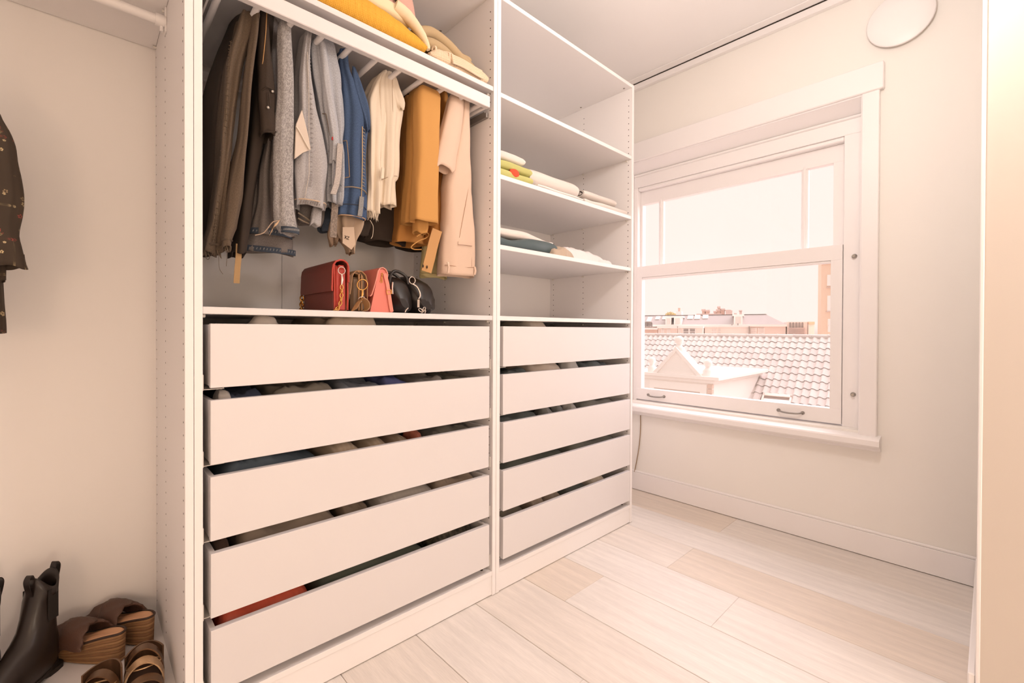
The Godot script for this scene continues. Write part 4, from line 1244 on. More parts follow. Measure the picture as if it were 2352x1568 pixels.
func top_shelf_knits() -> void:
	var y := 1.9865
	var grp := "knitwear on the top shelf"
	var g := thing("sweater", "mustard yellow chunky knit sweater folded along the top shelf edge", "sweater", Vector3(-0.53, y, -0.12), grp)
	part("folded_body", knit_block(-0.76, -0.322, -0.2, -0.006, y, [0.075, 0.082, 0.09, 0.094, 0.096, 0.09, 0.08, 0.062, 0.045], 40.0, 64.0, 0.0042, 260, 200), M(Color(0.9, 0.69, 0.27), 0.95), g)
	g = thing("sweater", "pale cream sweater lying on the mustard knit", "sweater", Vector3(-0.5, y + 0.09, -0.12), grp)
	part("folded_body", folded(-0.7, -0.36, -0.19, -0.03, y + 0.092, 1, 0.05, 3.0, 0.012), cloth(Color(0.96, 0.89, 0.74)), g)
	part("sleeve", Shape.new().tube(smooth([Vector3(-0.43, y + 0.13, -0.04), Vector3(-0.385, y + 0.115, -0.035), Vector3(-0.35, y + 0.09, -0.03), Vector3(-0.325, y + 0.055, -0.02), Vector3(-0.314, y + 0.022, -0.012)]), [0.022, 0.023, 0.023, 0.023, 0.023, 0.023, 0.022, 0.022, 0.022, 0.021, 0.02, 0.02, 0.019, 0.019, 0.018, 0.018, 0.017, 0.017, 0.016, 0.016, 0.015, 0.015, 0.014, 0.013, 0.012, 0.012, 0.011, 0.011, 0.01, 0.01, 0.009, 0.008, 0.007], 12), cloth(Color(0.96, 0.88, 0.74)), g)
	g = thing("sweater", "dusty pink fluffy sweater heaped on the cream one", "sweater", Vector3(-0.42, y + 0.14, -0.15), grp)
	part("folded_body", lump(-0.53, -0.335, -0.24, -0.06, y + 0.14, 0.13, 4.0, 0.3), cloth(Color(0.86, 0.68, 0.62)), g)
	part("dark_trim", Shape.new().tube(smooth([Vector3(-0.465, y + 0.25, -0.07), Vector3(-0.445, y + 0.2, -0.055), Vector3(-0.415, y + 0.16, -0.05)]), 0.006, 8), cloth(Color(0.28, 0.22, 0.18)), g)
	g = thing("sweater", "beige woollen sweater loosely folded at the back of the top shelf", "sweater", Vector3(-0.2, y + 0.04, -0.14), grp)
	var wool := bumped(cloth(Color(0.76, 0.66, 0.51)), noise("weave", 0.09, 0.86, 1.0), 0.06)
	part("folded_body", folded(-0.33, -0.075, -0.26, -0.07, y + 0.05, 2, 0.085, 5.0, 0.012), wool, g)
	part("sleeve", Shape.new().tube(smooth([Vector3(-0.33, y + 0.1, -0.07), Vector3(-0.27, y + 0.125, -0.065), Vector3(-0.2, y + 0.11, -0.06), Vector3(-0.13, y + 0.085, -0.065), Vector3(-0.07, y + 0.08, -0.08)]), 0.02, 12), wool, g)
	part("sleeve", Shape.new().tube(smooth([Vector3(-0.33, y + 0.06, -0.06), Vector3(-0.28, y + 0.07, -0.045), Vector3(-0.22, y + 0.068, -0.05), Vector3(-0.17, y + 0.05, -0.06)]), 0.021, 12), wool, g)
	g = thing("sweater", "black garment peeking out beneath the beige woollen sweater", "sweater", Vector3(-0.08, y, -0.14), grp)
	part("folded_body", folded(-0.2, -0.045, -0.24, -0.075, y, 1, 0.09, 6.0, 0.004), cloth(Color(0.22, 0.18, 0.14)), g)
	g = thing("sweater", "oatmeal cable-knit cardigan folded at the right end of the top shelf edge", "sweater", Vector3(-0.16, y, -0.05), grp)
	var oat := M(Color(0.9, 0.81, 0.7), 0.95)
	part("folded_body", knit_block(-0.31, -0.04, -0.085, -0.008, y, [0.022, 0.045, 0.054, 0.052, 0.05, 0.046, 0.04], 26.0, 26.0, 0.005, 180, 100), oat, g)
	for k in 5:
		var pts := []
		for i in 9:
			var u := i / 8.0
			pts.append(Vector3(lerpf(-0.22, -0.075, u), y + 0.04 - 0.0075 * k + 0.003 * sin(u * 5.0), -0.006 + 0.002 * k))
		part("rib", Shape.new().tube(pts, 0.0038, 8), oat, g)
	part("rolled_cuff", Shape.new().tube(ring_path(Vector3(-0.232, y + 0.036, -0.012), 0.008, Vector3.UP, Vector3(0.4, 0, 0.9), 14), 0.0045, 8, true), oat, g)
	part("rolled_cuff", Shape.new().tube(ring_path(Vector3(-0.285, y + 0.04, -0.02), 0.008, Vector3.UP, Vector3(0.4, 0, 0.9), 14), 0.0045, 8, true), oat, g)

func spiral_roll(x0: float, x1: float, c: Vector2, ry: float, rz: float, turns: float, th: float) -> Shape:
	# a towel rolled up: a spiral band pushed along x; c is (y, z)
	var s := Shape.new()
	s.begin()
	var n := int(turns * 28)
	var nx := 16
	var outer := []
	var inner := []
	for i in nx + 1:
		var u := float(i) / nx
		var x := lerpf(x0, x1, u)
		var swell := 1.0 - 0.12 * pow(absf(u * 2.0 - 1.0), 8.0) + 0.02 * sin(u * 9.0)
		var a := PackedVector3Array()
		var b := PackedVector3Array()
		for k in n + 1:
			var t := float(k) / n
			var ang := -t * turns * TAU - 2.2
			var r := lerpf(1.0, 0.12, t) * swell
			var gap := th / maxf(rz, 0.001) * 0.8
			a.append(Vector3(x, c.x + sin(ang) * ry * r, c.y + cos(ang) * rz * r))
			b.append(Vector3(x, c.x + sin(ang) * ry * maxf(r - gap, 0.04), c.y + cos(ang) * rz * maxf(r - gap, 0.04)))
		outer.append(a)
		inner.append(b)
	for i in nx:
		for k in n:
			s.quad(outer[i][k], outer[i + 1][k], outer[i + 1][k + 1], outer[i][k + 1], s.grp)
			s.quad(inner[i][k + 1], inner[i + 1][k + 1], inner[i + 1][k], inner[i][k], s.grp + 50000)
		s.quad(outer[i + 1][0], outer[i][0], inner[i][0], inner[i + 1][0], -1)
		s.quad(outer[i][n], outer[i + 1][n], inner[i + 1][n], inner[i][n], -1)
	for k in n:
		s.quad(outer[0][k], outer[0][k + 1], inner[0][k + 1], inner[0][k], -1)
		s.quad(outer[nx][k + 1], outer[nx][k], inner[nx][k], inner[nx][k + 1], -1)
	s.done()
	return s

func folded_linen() -> void:
	var grp := "folded linen on the window-side shelves"
	var y := 1.6565
	var terry := bumped(M(Color(0.9, 0.865, 0.835), 0.95), noise("terry", 0.2, 0.2, 0.8), 0.12)
	var g := thing("towel", "lime green towel with a red patch folded at the left end of the shelf", "towel", Vector3(0.12, y, -0.15), grp)
	var lime := bumped(M(Color(0.8, 0.79, 0.5), 0.95), noise("terry", 0.2, 0.2, 0.8), 0.2)
	part("folded_body", folded(0.022, 0.226, -0.28, -0.02, y, 2, 0.076, 1.0, 0.008), lime, g)
	part("red_patch", Shape.new().ball(Vector3(0.118, y + 0.03, -0.024), Vector3(0.03, 0.02, 0.008), 12), M(Color(0.82, 0.33, 0.22), 0.95), g, "red printed corner")
	g = thing("towel", "small white towel on top of the lime green towel", "towel", Vector3(0.1, y + 0.076, -0.15), grp)
	part("folded_body", folded(0.021, 0.192, -0.26, -0.03, y + 0.077, 1, 0.042, 2.0, 0.006), terry, g)
	g = thing("towel", "thick ivory towel rolled up beside the lime green towel", "towel", Vector3(0.4, y, -0.1), grp)
	part("roll", spiral_roll(0.235, 0.58, Vector2(y + 0.056, -0.085), 0.046, 0.06, 2.6, 0.011), terry, g)
	g = thing("towel", "flat white cloth lying under the thick ivory rolled towel", "towel", Vector3(0.4, y, -0.1), grp)
	part("folded_body", folded(0.24, 0.56, -0.24, -0.006, y, 1, 0.012, 4.0, 0.002), M(Color(0.93, 0.9, 0.88), 0.9), g)
	g = thing("towel", "slim ivory towel rolled up near the window end of the shelf", "towel", Vector3(0.76, y + 0.02, -0.1), grp)
	part("roll", spiral_roll(0.62, 0.905, Vector2(y + 0.058, -0.075), 0.027, 0.05, 2.0, 0.012), terry, g)
	g = thing("towel", "folded white towel beneath the slim rolled towel", "towel", Vector3(0.8, y, -0.12), grp)
	part("folded_body", folded(0.6, 0.975, -0.26, -0.02, y, 1, 0.033, 6.0, 0.006), terry, g)
	y = 1.3785
	g = thing("trousers", "dark teal satin trousers folded at the left end of the lower shelf", "trousers", Vector3(0.22, y, -0.15), grp)
	var satin := M(Color(0.3, 0.36, 0.37), 0.4)
	part("folded_body", folded(0.021, 0.41, -0.27, -0.03, y + 0.001, 1, 0.05, 7.0, 0.016), satin, g)
	g = thing("shirt", "off-white blouse folded on top of the dark teal trousers", "shirt", Vector3(0.2, y + 0.05, -0.14), grp)
	part("folded_body", folded(0.022, 0.395, -0.25, -0.045, y + 0.048, 1, 0.03, 8.0, 0.012), cloth(Color(0.94, 0.9, 0.87)), g)
	g = thing("shirt", "bright white shirts heaped beside the dark teal trousers", "shirt", Vector3(0.62, y, -0.14), grp)
	part("folded_body", lump(0.45, 0.79, -0.26, -0.02, y, 0.062, 9.0, 0.28, 60, 36, 0.3, -0.1), cloth(Color(0.96, 0.93, 0.92)), g)
	part("sleeve", lump(0.7, 0.83, -0.2, -0.012, y, 0.024, 9.5, 0.2), cloth(Color(0.96, 0.93, 0.92)), g)
	g = thing("shirt", "crumpled greige cloth tucked between the teal trousers and white shirts", "shirt", Vector3(0.42, y, -0.06), grp)
	part("folded_body", lump(0.36, 0.5, -0.14, -0.008, y, 0.045, 10.0, 0.5), cloth(Color(0.78, 0.7, 0.62)), g)

func drawer_contents() -> void:
	# clothes showing in the gaps above the drawer fronts: [left unit?, drawer, x0, x1, top above the rim, colour, name, label, kind]
	var list := [
		[0, 0, -0.885, -0.76, 0.022, Color(0.927, 0.89, 0.852), "cap", "rounded white cap rising above the topmost wide drawer", 1],
		[0, 0, -0.66, -0.47, 0.026, Color(0.805, 0.741, 0.659), "shirt", "greige shirt peeping over the topmost wide drawer", 0],
		[0, 1, -0.945, -0.90, 0.014, Color(0.927, 0.905, 0.882), "sock", "white lacy sock at the left corner of the second wide drawer", 1],
		[0, 1, -0.925, -0.815, -0.004, Color(0.379, 0.42, 0.517), "shirt", "navy shirt at the left of the second wide drawer", 0],
		[0, 1, -0.815, -0.62, 0.004, Color(0.607, 0.581, 0.535), "shirt", "taupe grey shirt in the second wide drawer", 0],
		[0, 1, -0.62, -0.46, 0.005, Color(0.563, 0.59, 0.633), "shirt", "slate grey striped shirt in the second wide drawer", 0],
		[0, 1, -0.46, -0.35, 0.006, Color(0.42, 0.45, 0.659), "shirt", "bright blue printed shirt in the second wide drawer", 0],
		[0, 1, -0.35, -0.2, 0.004, Color(0.659, 0.633, 0.607), "shirt", "grey and white shirt right of the bright blue one", 0],
		[0, 1, -0.2, -0.06, -0.01, Color(0.607, 0.581, 0.526), "shirt", "flat khaki grey shirt at the right of the second wide drawer", 0],
		[0, 2, -0.945, -0.655, 0.0, Color(0.39, 0.45, 0.498), "jeans", "dark blue jeans at the left of the third wide drawer", 0],
		[0, 2, -0.655, -0.54, 0.004, Color(0.774, 0.709, 0.624), "sweater", "ribbed beige sweater in the third wide drawer", 2],
		[0, 2, -0.535, -0.44, 0.004, Color(0.758, 0.692, 0.607), "sweater", "second ribbed beige sweater beside a dark gap in the third wide drawer", 2],
		[0, 2, -0.44, -0.35, 0.003, Color(0.709, 0.633, 0.554), "sweater", "brown-beige sweater left of the red garment", 2],
		[0, 2, -0.35, -0.295, 0.008, Color(0.789, 0.479, 0.39), "scarf", "rust red rolled scarf in the third wide drawer", 1],
		[0, 2, -0.295, -0.06, -0.004, Color(0.517, 0.508, 0.47), "shirt", "dark olive shirt at the right of the third wide drawer", 0],
		[0, 3, -0.945, -0.905, -0.004, Color(0.42, 0.336, 0.291), "shirt", "dark brown shirt at the left corner of the fourth wide drawer", 0],
		[0, 3, -0.9, -0.6, 0.0, Color(0.676, 0.616, 0.554), "sweater", "taupe sweater along the left of the fourth wide drawer", 0],
		[0, 3, -0.6, -0.5, 0.0, Color(0.607, 0.545, 0.479), "sweater", "brownish sweater left of the pleated grey skirt", 0],
		[0, 3, -0.5, -0.26, 0.002, Color(0.692, 0.667, 0.633), "skirt", "pleated grey skirt in the fourth wide drawer", 2],
		[0, 3, -0.26, -0.055, 0.0, Color(0.692, 0.624, 0.554), "sweater", "beige brown sweater at the right of the fourth wide drawer", 0],
		[0, 4, -0.94, -0.69, 0.0, Color(0.897, 0.42, 0.314), "shirt", "bright red satin shirt at the left of the lowest wide drawer", 3],
		[0, 4, -0.69, -0.28, 0.0, Color(0.42, 0.45, 0.4), "shirt", "dark green shirt along the middle of the lowest wide drawer", 0],
		[0, 4, -0.28, -0.06, 0.0, Color(0.607, 0.572, 0.479), "shirt", "olive animal-print shirt at the right of the lowest wide drawer", 4],
		[1, 0, 0.24, 0.38, 0.02, Color(0.897, 0.844, 0.781), "shirt", "crumpled beige shirt above the topmost drawer by the window", 0],
		[1, 1, 0.06, 0.27, -0.004, Color(0.479, 0.517, 0.517), "shirt", "grey teal shirt at the left of the second drawer by the window", 0],
		[1, 1, 0.25, 0.47, 0.03, Color(0.882, 0.828, 0.774), "shirt", "cream crumpled shirt rising above the second drawer by the window", 0],
		[1, 1, 0.49, 0.63, 0.036, Color(0.867, 0.859, 0.844), "bra", "pale grey rounded bra cup in the second drawer by the window", 1],
		[1, 1, 0.64, 0.86, 0.02, Color(0.489, 0.526, 0.535), "shirt", "teal grey shirt at the right of the second drawer by the window", 0],
		[1, 2, 0.05, 0.33, -0.002, Color(0.479, 0.508, 0.498), "sock", "dark grey-green socks at the left of the third drawer by the window", 0],
		[1, 2, 0.34, 0.42, 0.014, Color(0.659, 0.659, 0.642), "sock", "grey balled socks in the third drawer by the window", 1],
		[1, 2, 0.43, 0.5, 0.014, Color(0.607, 0.616, 0.607), "sock", "second ball of grey socks, beside the white one", 1],
		[1, 2, 0.52, 0.6, 0.016, Color(0.852, 0.836, 0.813), "sock", "white balled socks in the third drawer by the window", 1],
		[1, 2, 0.62, 0.93, 0.008, Color(0.624, 0.616, 0.581), "sock", "pale olive socks at the right of the third drawer by the window", 0],
		[1, 3, 0.05, 0.5, 0.0, Color(0.46, 0.479, 0.44), "shirt", "dark olive cloth in the fourth drawer by the window", 0],
		[1, 3, 0.5, 0.95, 0.002, Color(0.554, 0.554, 0.508), "shirt", "olive grey cloth at the right of the fourth drawer by the window", 0],
		[1, 4, 0.05, 0.22, 0.0, Color(0.517, 0.489, 0.43), "shirt", "brown olive cloth at the left of the lowest drawer by the window", 0],
		[1, 4, 0.26, 0.34, 0.006, Color(0.774, 0.709, 0.633), "scarf", "taupe scarf in the lowest drawer by the window", 0],
		[1, 4, 0.36, 0.48, 0.008, Color(0.741, 0.676, 0.607), "scarf", "beige rolled scarf in the lowest drawer by the window", 1],
		[1, 4, 0.5, 0.66, 0.0, Color(0.479, 0.498, 0.47), "scarf", "dark scarf in the lowest drawer by the window", 0],
		[1, 4, 0.67, 0.8, 0.008, Color(0.805, 0.758, 0.692), "scarf", "pale striped scarf at the right of the lowest drawer by the window", 2],
	]
	var i := 0
	for q in list:
		var k: int = q[1]
		var rim := 1.054 - 0.192 * k
		var base := rim - 0.1445
		var g := thing(q[6], q[7], {"sock": "socks", "jeans": "jeans", "cap": "cap", "bra": "bra", "skirt": "skirt", "sweater": "sweater", "scarf": "scarf", "shirt": "shirt"}[q[6]], Vector3((q[2] + q[3]) * 0.5, base, -0.15), "clothes lying in the drawers")
		var m := cloth(q[5])
		var h: float = rim + 0.012 + q[4] - base
		var s := Shape.new()
		match q[8]:
			0: s = lump(q[2], q[3], -0.42, -0.024, base, h, 20.0 + i, 0.09, 44, 36, 0.2)
			1:
				s = lump(q[2], q[3], -0.16, -0.03, base, h, 20.0 + i, 0.05, 24, 20, 0.75)
			2: s = folded(q[2], q[3], -0.35, -0.024, base, 1, h, 20.0 + i, 0.006, 0.0016, 60.0 * (q[3] - q[2]))
			3:
				s = lump(q[2], q[3], -0.42, -0.024, base, h, 20.0 + i, 0.1, 60, 40, 0.2)
				m = M(q[5], 0.35)
			4:
				s = lump(q[2], q[3], -0.42, -0.024, base, h, 20.0 + i, 0.08, 44, 36, 0.2)
				m = M(q[5], 0.7, noise("animal_print", 0.05, 0.2, 1.0, FastNoiseLite.TYPE_CELLULAR, 1, 256), Vector3(5, 5, 5))
		part("folded_body", s, m, g)
		i += 1

func left_closet(u: Node3D) -> void:
	# clothes rail with its end bracket
	var rail := part("clothes_rail", Shape.new().tube([Vector3(-1.999, 1.927, -0.31), Vector3(-1.0195, 1.927, -0.31)], 0.0125, 18), white_edge, u)
	var bk := Shape.new()
	bk.tube([Vector3(-1.045, 1.927, -0.31), Vector3(-1.02, 1.927, -0.31)], 0.0165, 18)
	bk.box(Vector3(-1.0235, 1.895, -0.322), Vector3(-1.019, 1.966, -0.298), 0.001)
	bk.tube([Vector3(-1.03, 1.911, -0.31), Vector3(-1.03, 1.897, -0.31)], 0.0045, 10)
	part("rail_bracket", bk, white_edge, rail)
	var bk2 := Shape.new()
	bk2.box(Vector3(-2.0, 1.895, -0.322), Vector3(-1.995, 1.966, -0.298), 0.001)
	part("rail_bracket", bk2, white_edge, rail)
	part("price_sticker", slab(Vector3(-1.2, 1.9655, -0.36), Vector3(-1.18, 1.9662, -0.345)), M(Color(0.72, 0.62, 0.52), 0.8), u)
	# black flowered shirt, its right sleeve in the frame
	var s := thing("shirt", "black shirt printed with small pale flowers hanging on the clothes rail", "shirt", Vector3(-1.5, 1.15, -0.31))
	var im := Image.create(256, 256, false, Image.FORMAT_RGB8)
	im.fill(Color(0.235, 0.185, 0.14))
	var r := RandomNumberGenerator.new()
	r.seed = 4
	for i in 46:
		var c := Vector2(r.randf() * 256, r.randf() * 256)
		var col: Color = [Color(0.8, 0.72, 0.55), Color(0.62, 0.53, 0.4), Color(0.75, 0.3, 0.28), Color(0.5, 0.45, 0.32)][[0, 0, 1, 1, 1, 3, 3, 2][r.randi() % 8]]
		var big := r.randf_range(1.5, 4.5)
		for p in 5:
			var a := TAU * p / 5 + i
			var o := c + Vector2(cos(a), sin(a)) * big
			for dx in range(-3, 4):
				for dy in range(-3, 4):
					if Vector2(dx, dy).length() <= big * 0.55:
						im.set_pixel(posmod(int(o.x) + dx, 256), posmod(int(o.y) + dy, 256), col)
	var ft := ImageTexture.create_from_image(im)
	var fm := M(Color(1, 1, 1), 0.8, ft, Vector3(4.2, 4.2, 4.2))
	part("body", drape([[1.62, -1.62, -1.38], [1.5, -1.66, -1.345], [1.2, -1.67, -1.345], [1.03, -1.68, -1.34]], -0.27, 0.1, 0.008, 5.0, 40.0), fm, s)
	part("sleeve", drape([[1.568, -1.381, -1.345], [1.539, -1.382, -1.339], [1.507, -1.375, -1.326], [1.474, -1.372, -1.318], [1.439, -1.369, -1.316], [1.400, -1.367, -1.312], [1.359, -1.366, -1.310], [1.319, -1.365, -1.313], [1.268, -1.363, -1.319], [1.237, -1.363, -1.314], [1.197, -1.363, -1.307], [1.186, -1.363, -1.304]], -0.25, 0.06, 0.003, 3.0, 41.0), fm, s)
	part("tail", drape([[1.241, -1.388, -1.341], [1.189, -1.388, -1.337], [1.154, -1.389, -1.338]], -0.3, 0.04, 0.003, 3.0, 42.0), fm, s)
	part("hanger", Shape.new().tube(smooth([Vector3(-1.66, 1.57, -0.31), Vector3(-1.58, 1.66, -0.31), Vector3(-1.5, 1.71, -0.31), Vector3(-1.42, 1.66, -0.31), Vector3(-1.36, 1.57, -0.31)]), 0.008, 8), M(Color(0.3, 0.22, 0.16), 0.5), s)
	part("hanger_hook", Shape.new().tube(smooth([Vector3(-1.5, 1.71, -0.31), Vector3(-1.5, 1.9, -0.31), Vector3(-1.5, 1.94, -0.327), Vector3(-1.5, 1.947, -0.312), Vector3(-1.5, 1.943, -0.297)]), 0.002, 6), steel, s)
	# shoes
	boot("black leather ankle boot with pull loops standing beside the wedge mules", Vector3(-1.284, 0.0975, -0.435), Vector3(-0.62, 0, 0.78))
	boot("second black ankle boot, cut by the left edge of the picture", Vector3(-1.392, 0.0975, -0.42), Vector3(-0.62, 0, 0.78))
	mule("brown woven mule on a stacked cork wedge, front one of the pair", Vector3(-1.135, 0.0975, -0.37), Vector3(-0.62, 0, -0.78))
	mule("brown woven mule on a stacked cork wedge, behind, against the side panel", Vector3(-1.064, 0.0975, -0.405), Vector3(-0.5, 0, -0.866))
	sandal("bronze metallic sandal with glitter strap beside the right panel", Vector3(-1.078, 0.0975, -0.235), Vector3(-0.1, 0, 0.99), 0.075)
	sandal("bronze metallic sandal, the left one, cut by the bottom edge", Vector3(-1.165, 0.0975, -0.215), Vector3(-0.35, 0, 0.93), 0.06)
	var sh := thing("shoe", "pale tan shoe tip at the bottom edge in front of the black boot", "shoe", Vector3(-1.3, 0.0975, -0.3), "shoes on the wardrobe floor")
	part("upper", Shape.new().ball(Vector3(-1.295, 0.118, -0.25), Vector3(0.036, 0.034, 0.05), 18), M(Color(0.88, 0.72, 0.56), 0.6), sh)
	part("sole", slab(Vector3(-1.33, 0.0975, -0.3), Vector3(-1.26, 0.107, -0.2), 0.004), M(Color(0.5, 0.36, 0.25), 0.7), sh)

func boot(label: String, heel: Vector3, toe: Vector3) -> void:
	toe = toe.normalized()
	var side := toe.cross(Vector3.UP)
	var g := thing("ankle_boot", label, "boot", heel, "shoes on the wardrobe floor")
	var lea := M(Color(0.145, 0.112, 0.095), 0.3)
	# the boot is a stack of level outlines: [height, back, front, half width]
	var lv := [[0.008, -0.034, 0.2, 0.04], [0.02, -0.037, 0.205, 0.042], [0.035, -0.038, 0.198, 0.042], [0.05, -0.038, 0.175, 0.041], [0.065, -0.037, 0.145, 0.04], [0.085, -0.035, 0.11, 0.038], [0.105, -0.03, 0.078, 0.036], [0.13, -0.026, 0.056, 0.034], [0.16, -0.025, 0.044, 0.033], [0.2, -0.026, 0.034, 0.033], [0.24, -0.03, 0.03, 0.034], [0.262, -0.032, 0.028, 0.034]]
	var rings := []
	for pas in 2:
		var order := lv if pas == 0 else [lv[11], lv[10], lv[9], lv[8], lv[7]]
		for q in order:
			var inset := 0.0 if pas == 0 else 0.004
			var ring := PackedVector3Array()
			for k in 40:
				var a := TAU * k / 40
				var m: float = (q[1] + q[2]) * 0.5
				var hl: float = (q[2] - q[1]) * 0.5 - inset
				var f := cos(a)
				var w: float = signf(sin(a)) * pow(absf(sin(a)), 0.85) * (q[3] - inset) * (1.0 - 0.22 * maxf(f, 0.0) * (0.0 if q[0] > 0.1 else 1.0))
				var y: float = q[0]
				var wr := 0.006 * cloth_noise.get_noise_3d(f * 50.0, y * 1500.0, w * 700.0) if y > 0.09 and y < 0.22 else 0.0
				if y > 0.23: y -= 0.035 * sin(a) * sin(a)
				ring.append(heel + toe * (m + f * (hl + wr)) + side * (w + wr) + Vector3(0, y + 0.012, 0))
			rings.append(ring)
	part("upper", Shape.new().loft(rings), lea, g)
	# sole and heel block
	var so := PackedVector2Array()
	for k in 32:
		var a := TAU * k / 32
		var f := cos(a)
		so.append(Vector2(0.084 + f * 0.124, sin(a) * 0.043 * (1.0 - 0.18 * maxf(f, 0.0))))
	part("sole", Shape.new().prism(so, heel + Vector3(0, 0.012, 0), toe, side, Vector3(0, 0.009, 0)), M(Color(0.14, 0.11, 0.09), 0.6), g)
	var ho := PackedVector2Array()
	for k in 20:
		var a := TAU * k / 20
		ho.append(Vector2(-0.005 + signf(cos(a)) * pow(absf(cos(a)), 0.5) * 0.034, sin(a) * 0.036))
	part("heel", Shape.new().prism(ho, heel + Vector3(0, 0.0, 0), toe, side, Vector3(0, 0.012, 0)), M(Color(0.14, 0.11, 0.09), 0.6), g)
	var fr := PackedVector2Array()
	for k in 20:
		var a := TAU * k / 20
		fr.append(Vector2(0.14 + cos(a) * 0.06, sin(a) * 0.036))
	part("sole", Shape.new().prism(fr, heel, toe, side, Vector3(0, 0.012, 0)), M(Color(0.14, 0.11, 0.09), 0.6), g)
	# elastic gusset and pull loops fore and aft
	for f in [-1.0, 1.0]:
		var c := heel + toe * (-0.033 if f < 0 else 0.028) + Vector3(0, 0.262, 0)
		var lp := smooth([c + Vector3(0, -0.035, 0) + toe * f * 0.004, c + toe * f * 0.012 + Vector3(0, -0.012, 0), c + toe * f * 0.016 + Vector3(0, 0.012, 0), c + toe * f * 0.006 + Vector3(0, 0.024, 0), c - toe * f * 0.002 + Vector3(0, 0.006, 0)])
		part("pull_loop", Shape.new().ribbon(lp, side * 0.007, 0.002), lea, g)
	for s in [-1.0, 1.0]:
		var gp := []
		for k in 9:
			var v := k / 8.0
			gp.append(heel + toe * 0.003 + side * s * 0.0318 + Vector3(0, lerpf(0.15, 0.235, v), 0))
		part("gusset", Shape.new().ribbon(gp, toe * 0.015, 0.0015), M(Color(0.12, 0.095, 0.08), 0.9), g, "elastic side gusset")

func mule(label: String, heel: Vector3, toe: Vector3) -> void:
	toe = toe.normalized()
	var side := toe.cross(Vector3.UP)
	var g := thing("mule", label, "shoe", heel, "shoes on the wardrobe floor")
	var outline := func(k: int, n: int, grow: float) -> Vector2:
		var a := TAU * k / n
		var f := cos(a)
		var w: float = (0.036 + 0.006 * f) + grow
		return Vector2(0.095 + signf(f) * pow(absf(f), 0.85) * (0.125 + grow), signf(sin(a)) * pow(absf(sin(a)), 0.75) * w)
	var high := func(f: float) -> float:
		return lerpf(0.078, 0.03, smoothstep(0.0, 1.0, clampf((f + 0.03) / 0.2, 0.0, 1.0)))
	var cork := [M(Color(0.70, 0.53, 0.36), 0.7, noise("cork", 0.03, 0.75, 1.0, FastNoiseLite.TYPE_SIMPLEX, 4), Vector3(3, 30, 3)), M(Color(0.62, 0.45, 0.3), 0.7, noise("cork", 0.03, 0.75, 1.0), Vector3(3, 30, 3))]
	var layers := 9
	for l in layers:
		var rings := []
		for e in [[0.02, -0.0012], [0.15, 0.0], [0.9, 0.0], [1.0, -0.0012]]:
			var ring := PackedVector3Array()
			for k in 44:
				var q: Vector2 = outline.call(k, 44, e[1] - 0.0025 * (1.0 - float(l) / layers))
				var y: float = high.call(q.x) * (l + e[0]) / layers
				ring.append(heel + toe * q.x + side * q.y + Vector3(0, y + 0.002, 0))
			rings.append(ring)
		part("wedge_layer", Shape.new().loft(rings), cork[l % 2], g)
	var edge := []
	var bed := []
	for k in 44:
		var q: Vector2 = outline.call(k, 44, -0.001)
		edge.append(heel + toe * q.x + side * q.y + Vector3(0, high.call(q.x) + 0.004, 0))
	part("welt", Shape.new().tube(edge, 0.0032, 6, true), M(Color(0.24, 0.17, 0.13), 0.6), g, "dark welt round the footbed")
	var top := []
	for e in [[0.0, 0.0], [0.003, -0.001], [0.006, -0.006]]:
		var ring := PackedVector3Array()
		for k in 44:
			var q: Vector2 = outline.call(k, 44, -0.003 + e[1])
			ring.append(heel + toe * q.x + side * q.y + Vector3(0, high.call(q.x) + 0.001 + e[0], 0))
		top.append(ring)
	part("footbed", Shape.new().loft(top), M(Color(0.86, 0.66, 0.5), 0.6), g)
	# puffed crossing bands of woven leather over the toes
	var band := bumped(M(Color(0.34, 0.235, 0.185), 0.5), noise("braid", 0.14, 0.1, 0.9, FastNoiseLite.TYPE_CELLULAR, 1), 0.12)
	for b in [[0.06, 0.15, 0.052], [0.11, 0.075, 0.056]]:
		var rings := []
		for i in 19:
			var t := PI * i / 18.0
			var ring := PackedVector3Array()
			var along: float = lerpf(b[0], b[1], i / 18.0) + 0.02
			var c := heel + toe * along + side * cos(t) * 0.044 + Vector3(0, high.call(along) * 0.85 + 0.008 + sin(t) * b[2], 0)
			var d := (side * cos(t) + Vector3.UP * sin(t)).normalized()
			for k in 14:
				var a := TAU * k / 14
				var w := 0.042 + 0.004 * sin(i * 1.7)
				ring.append(c + toe * cos(a) * w + d * sin(a) * (0.006 + 0.003 * cos(a * 3.0 + i)))
			rings.append(ring)
		part("band", Shape.new().loft(rings), band, g)

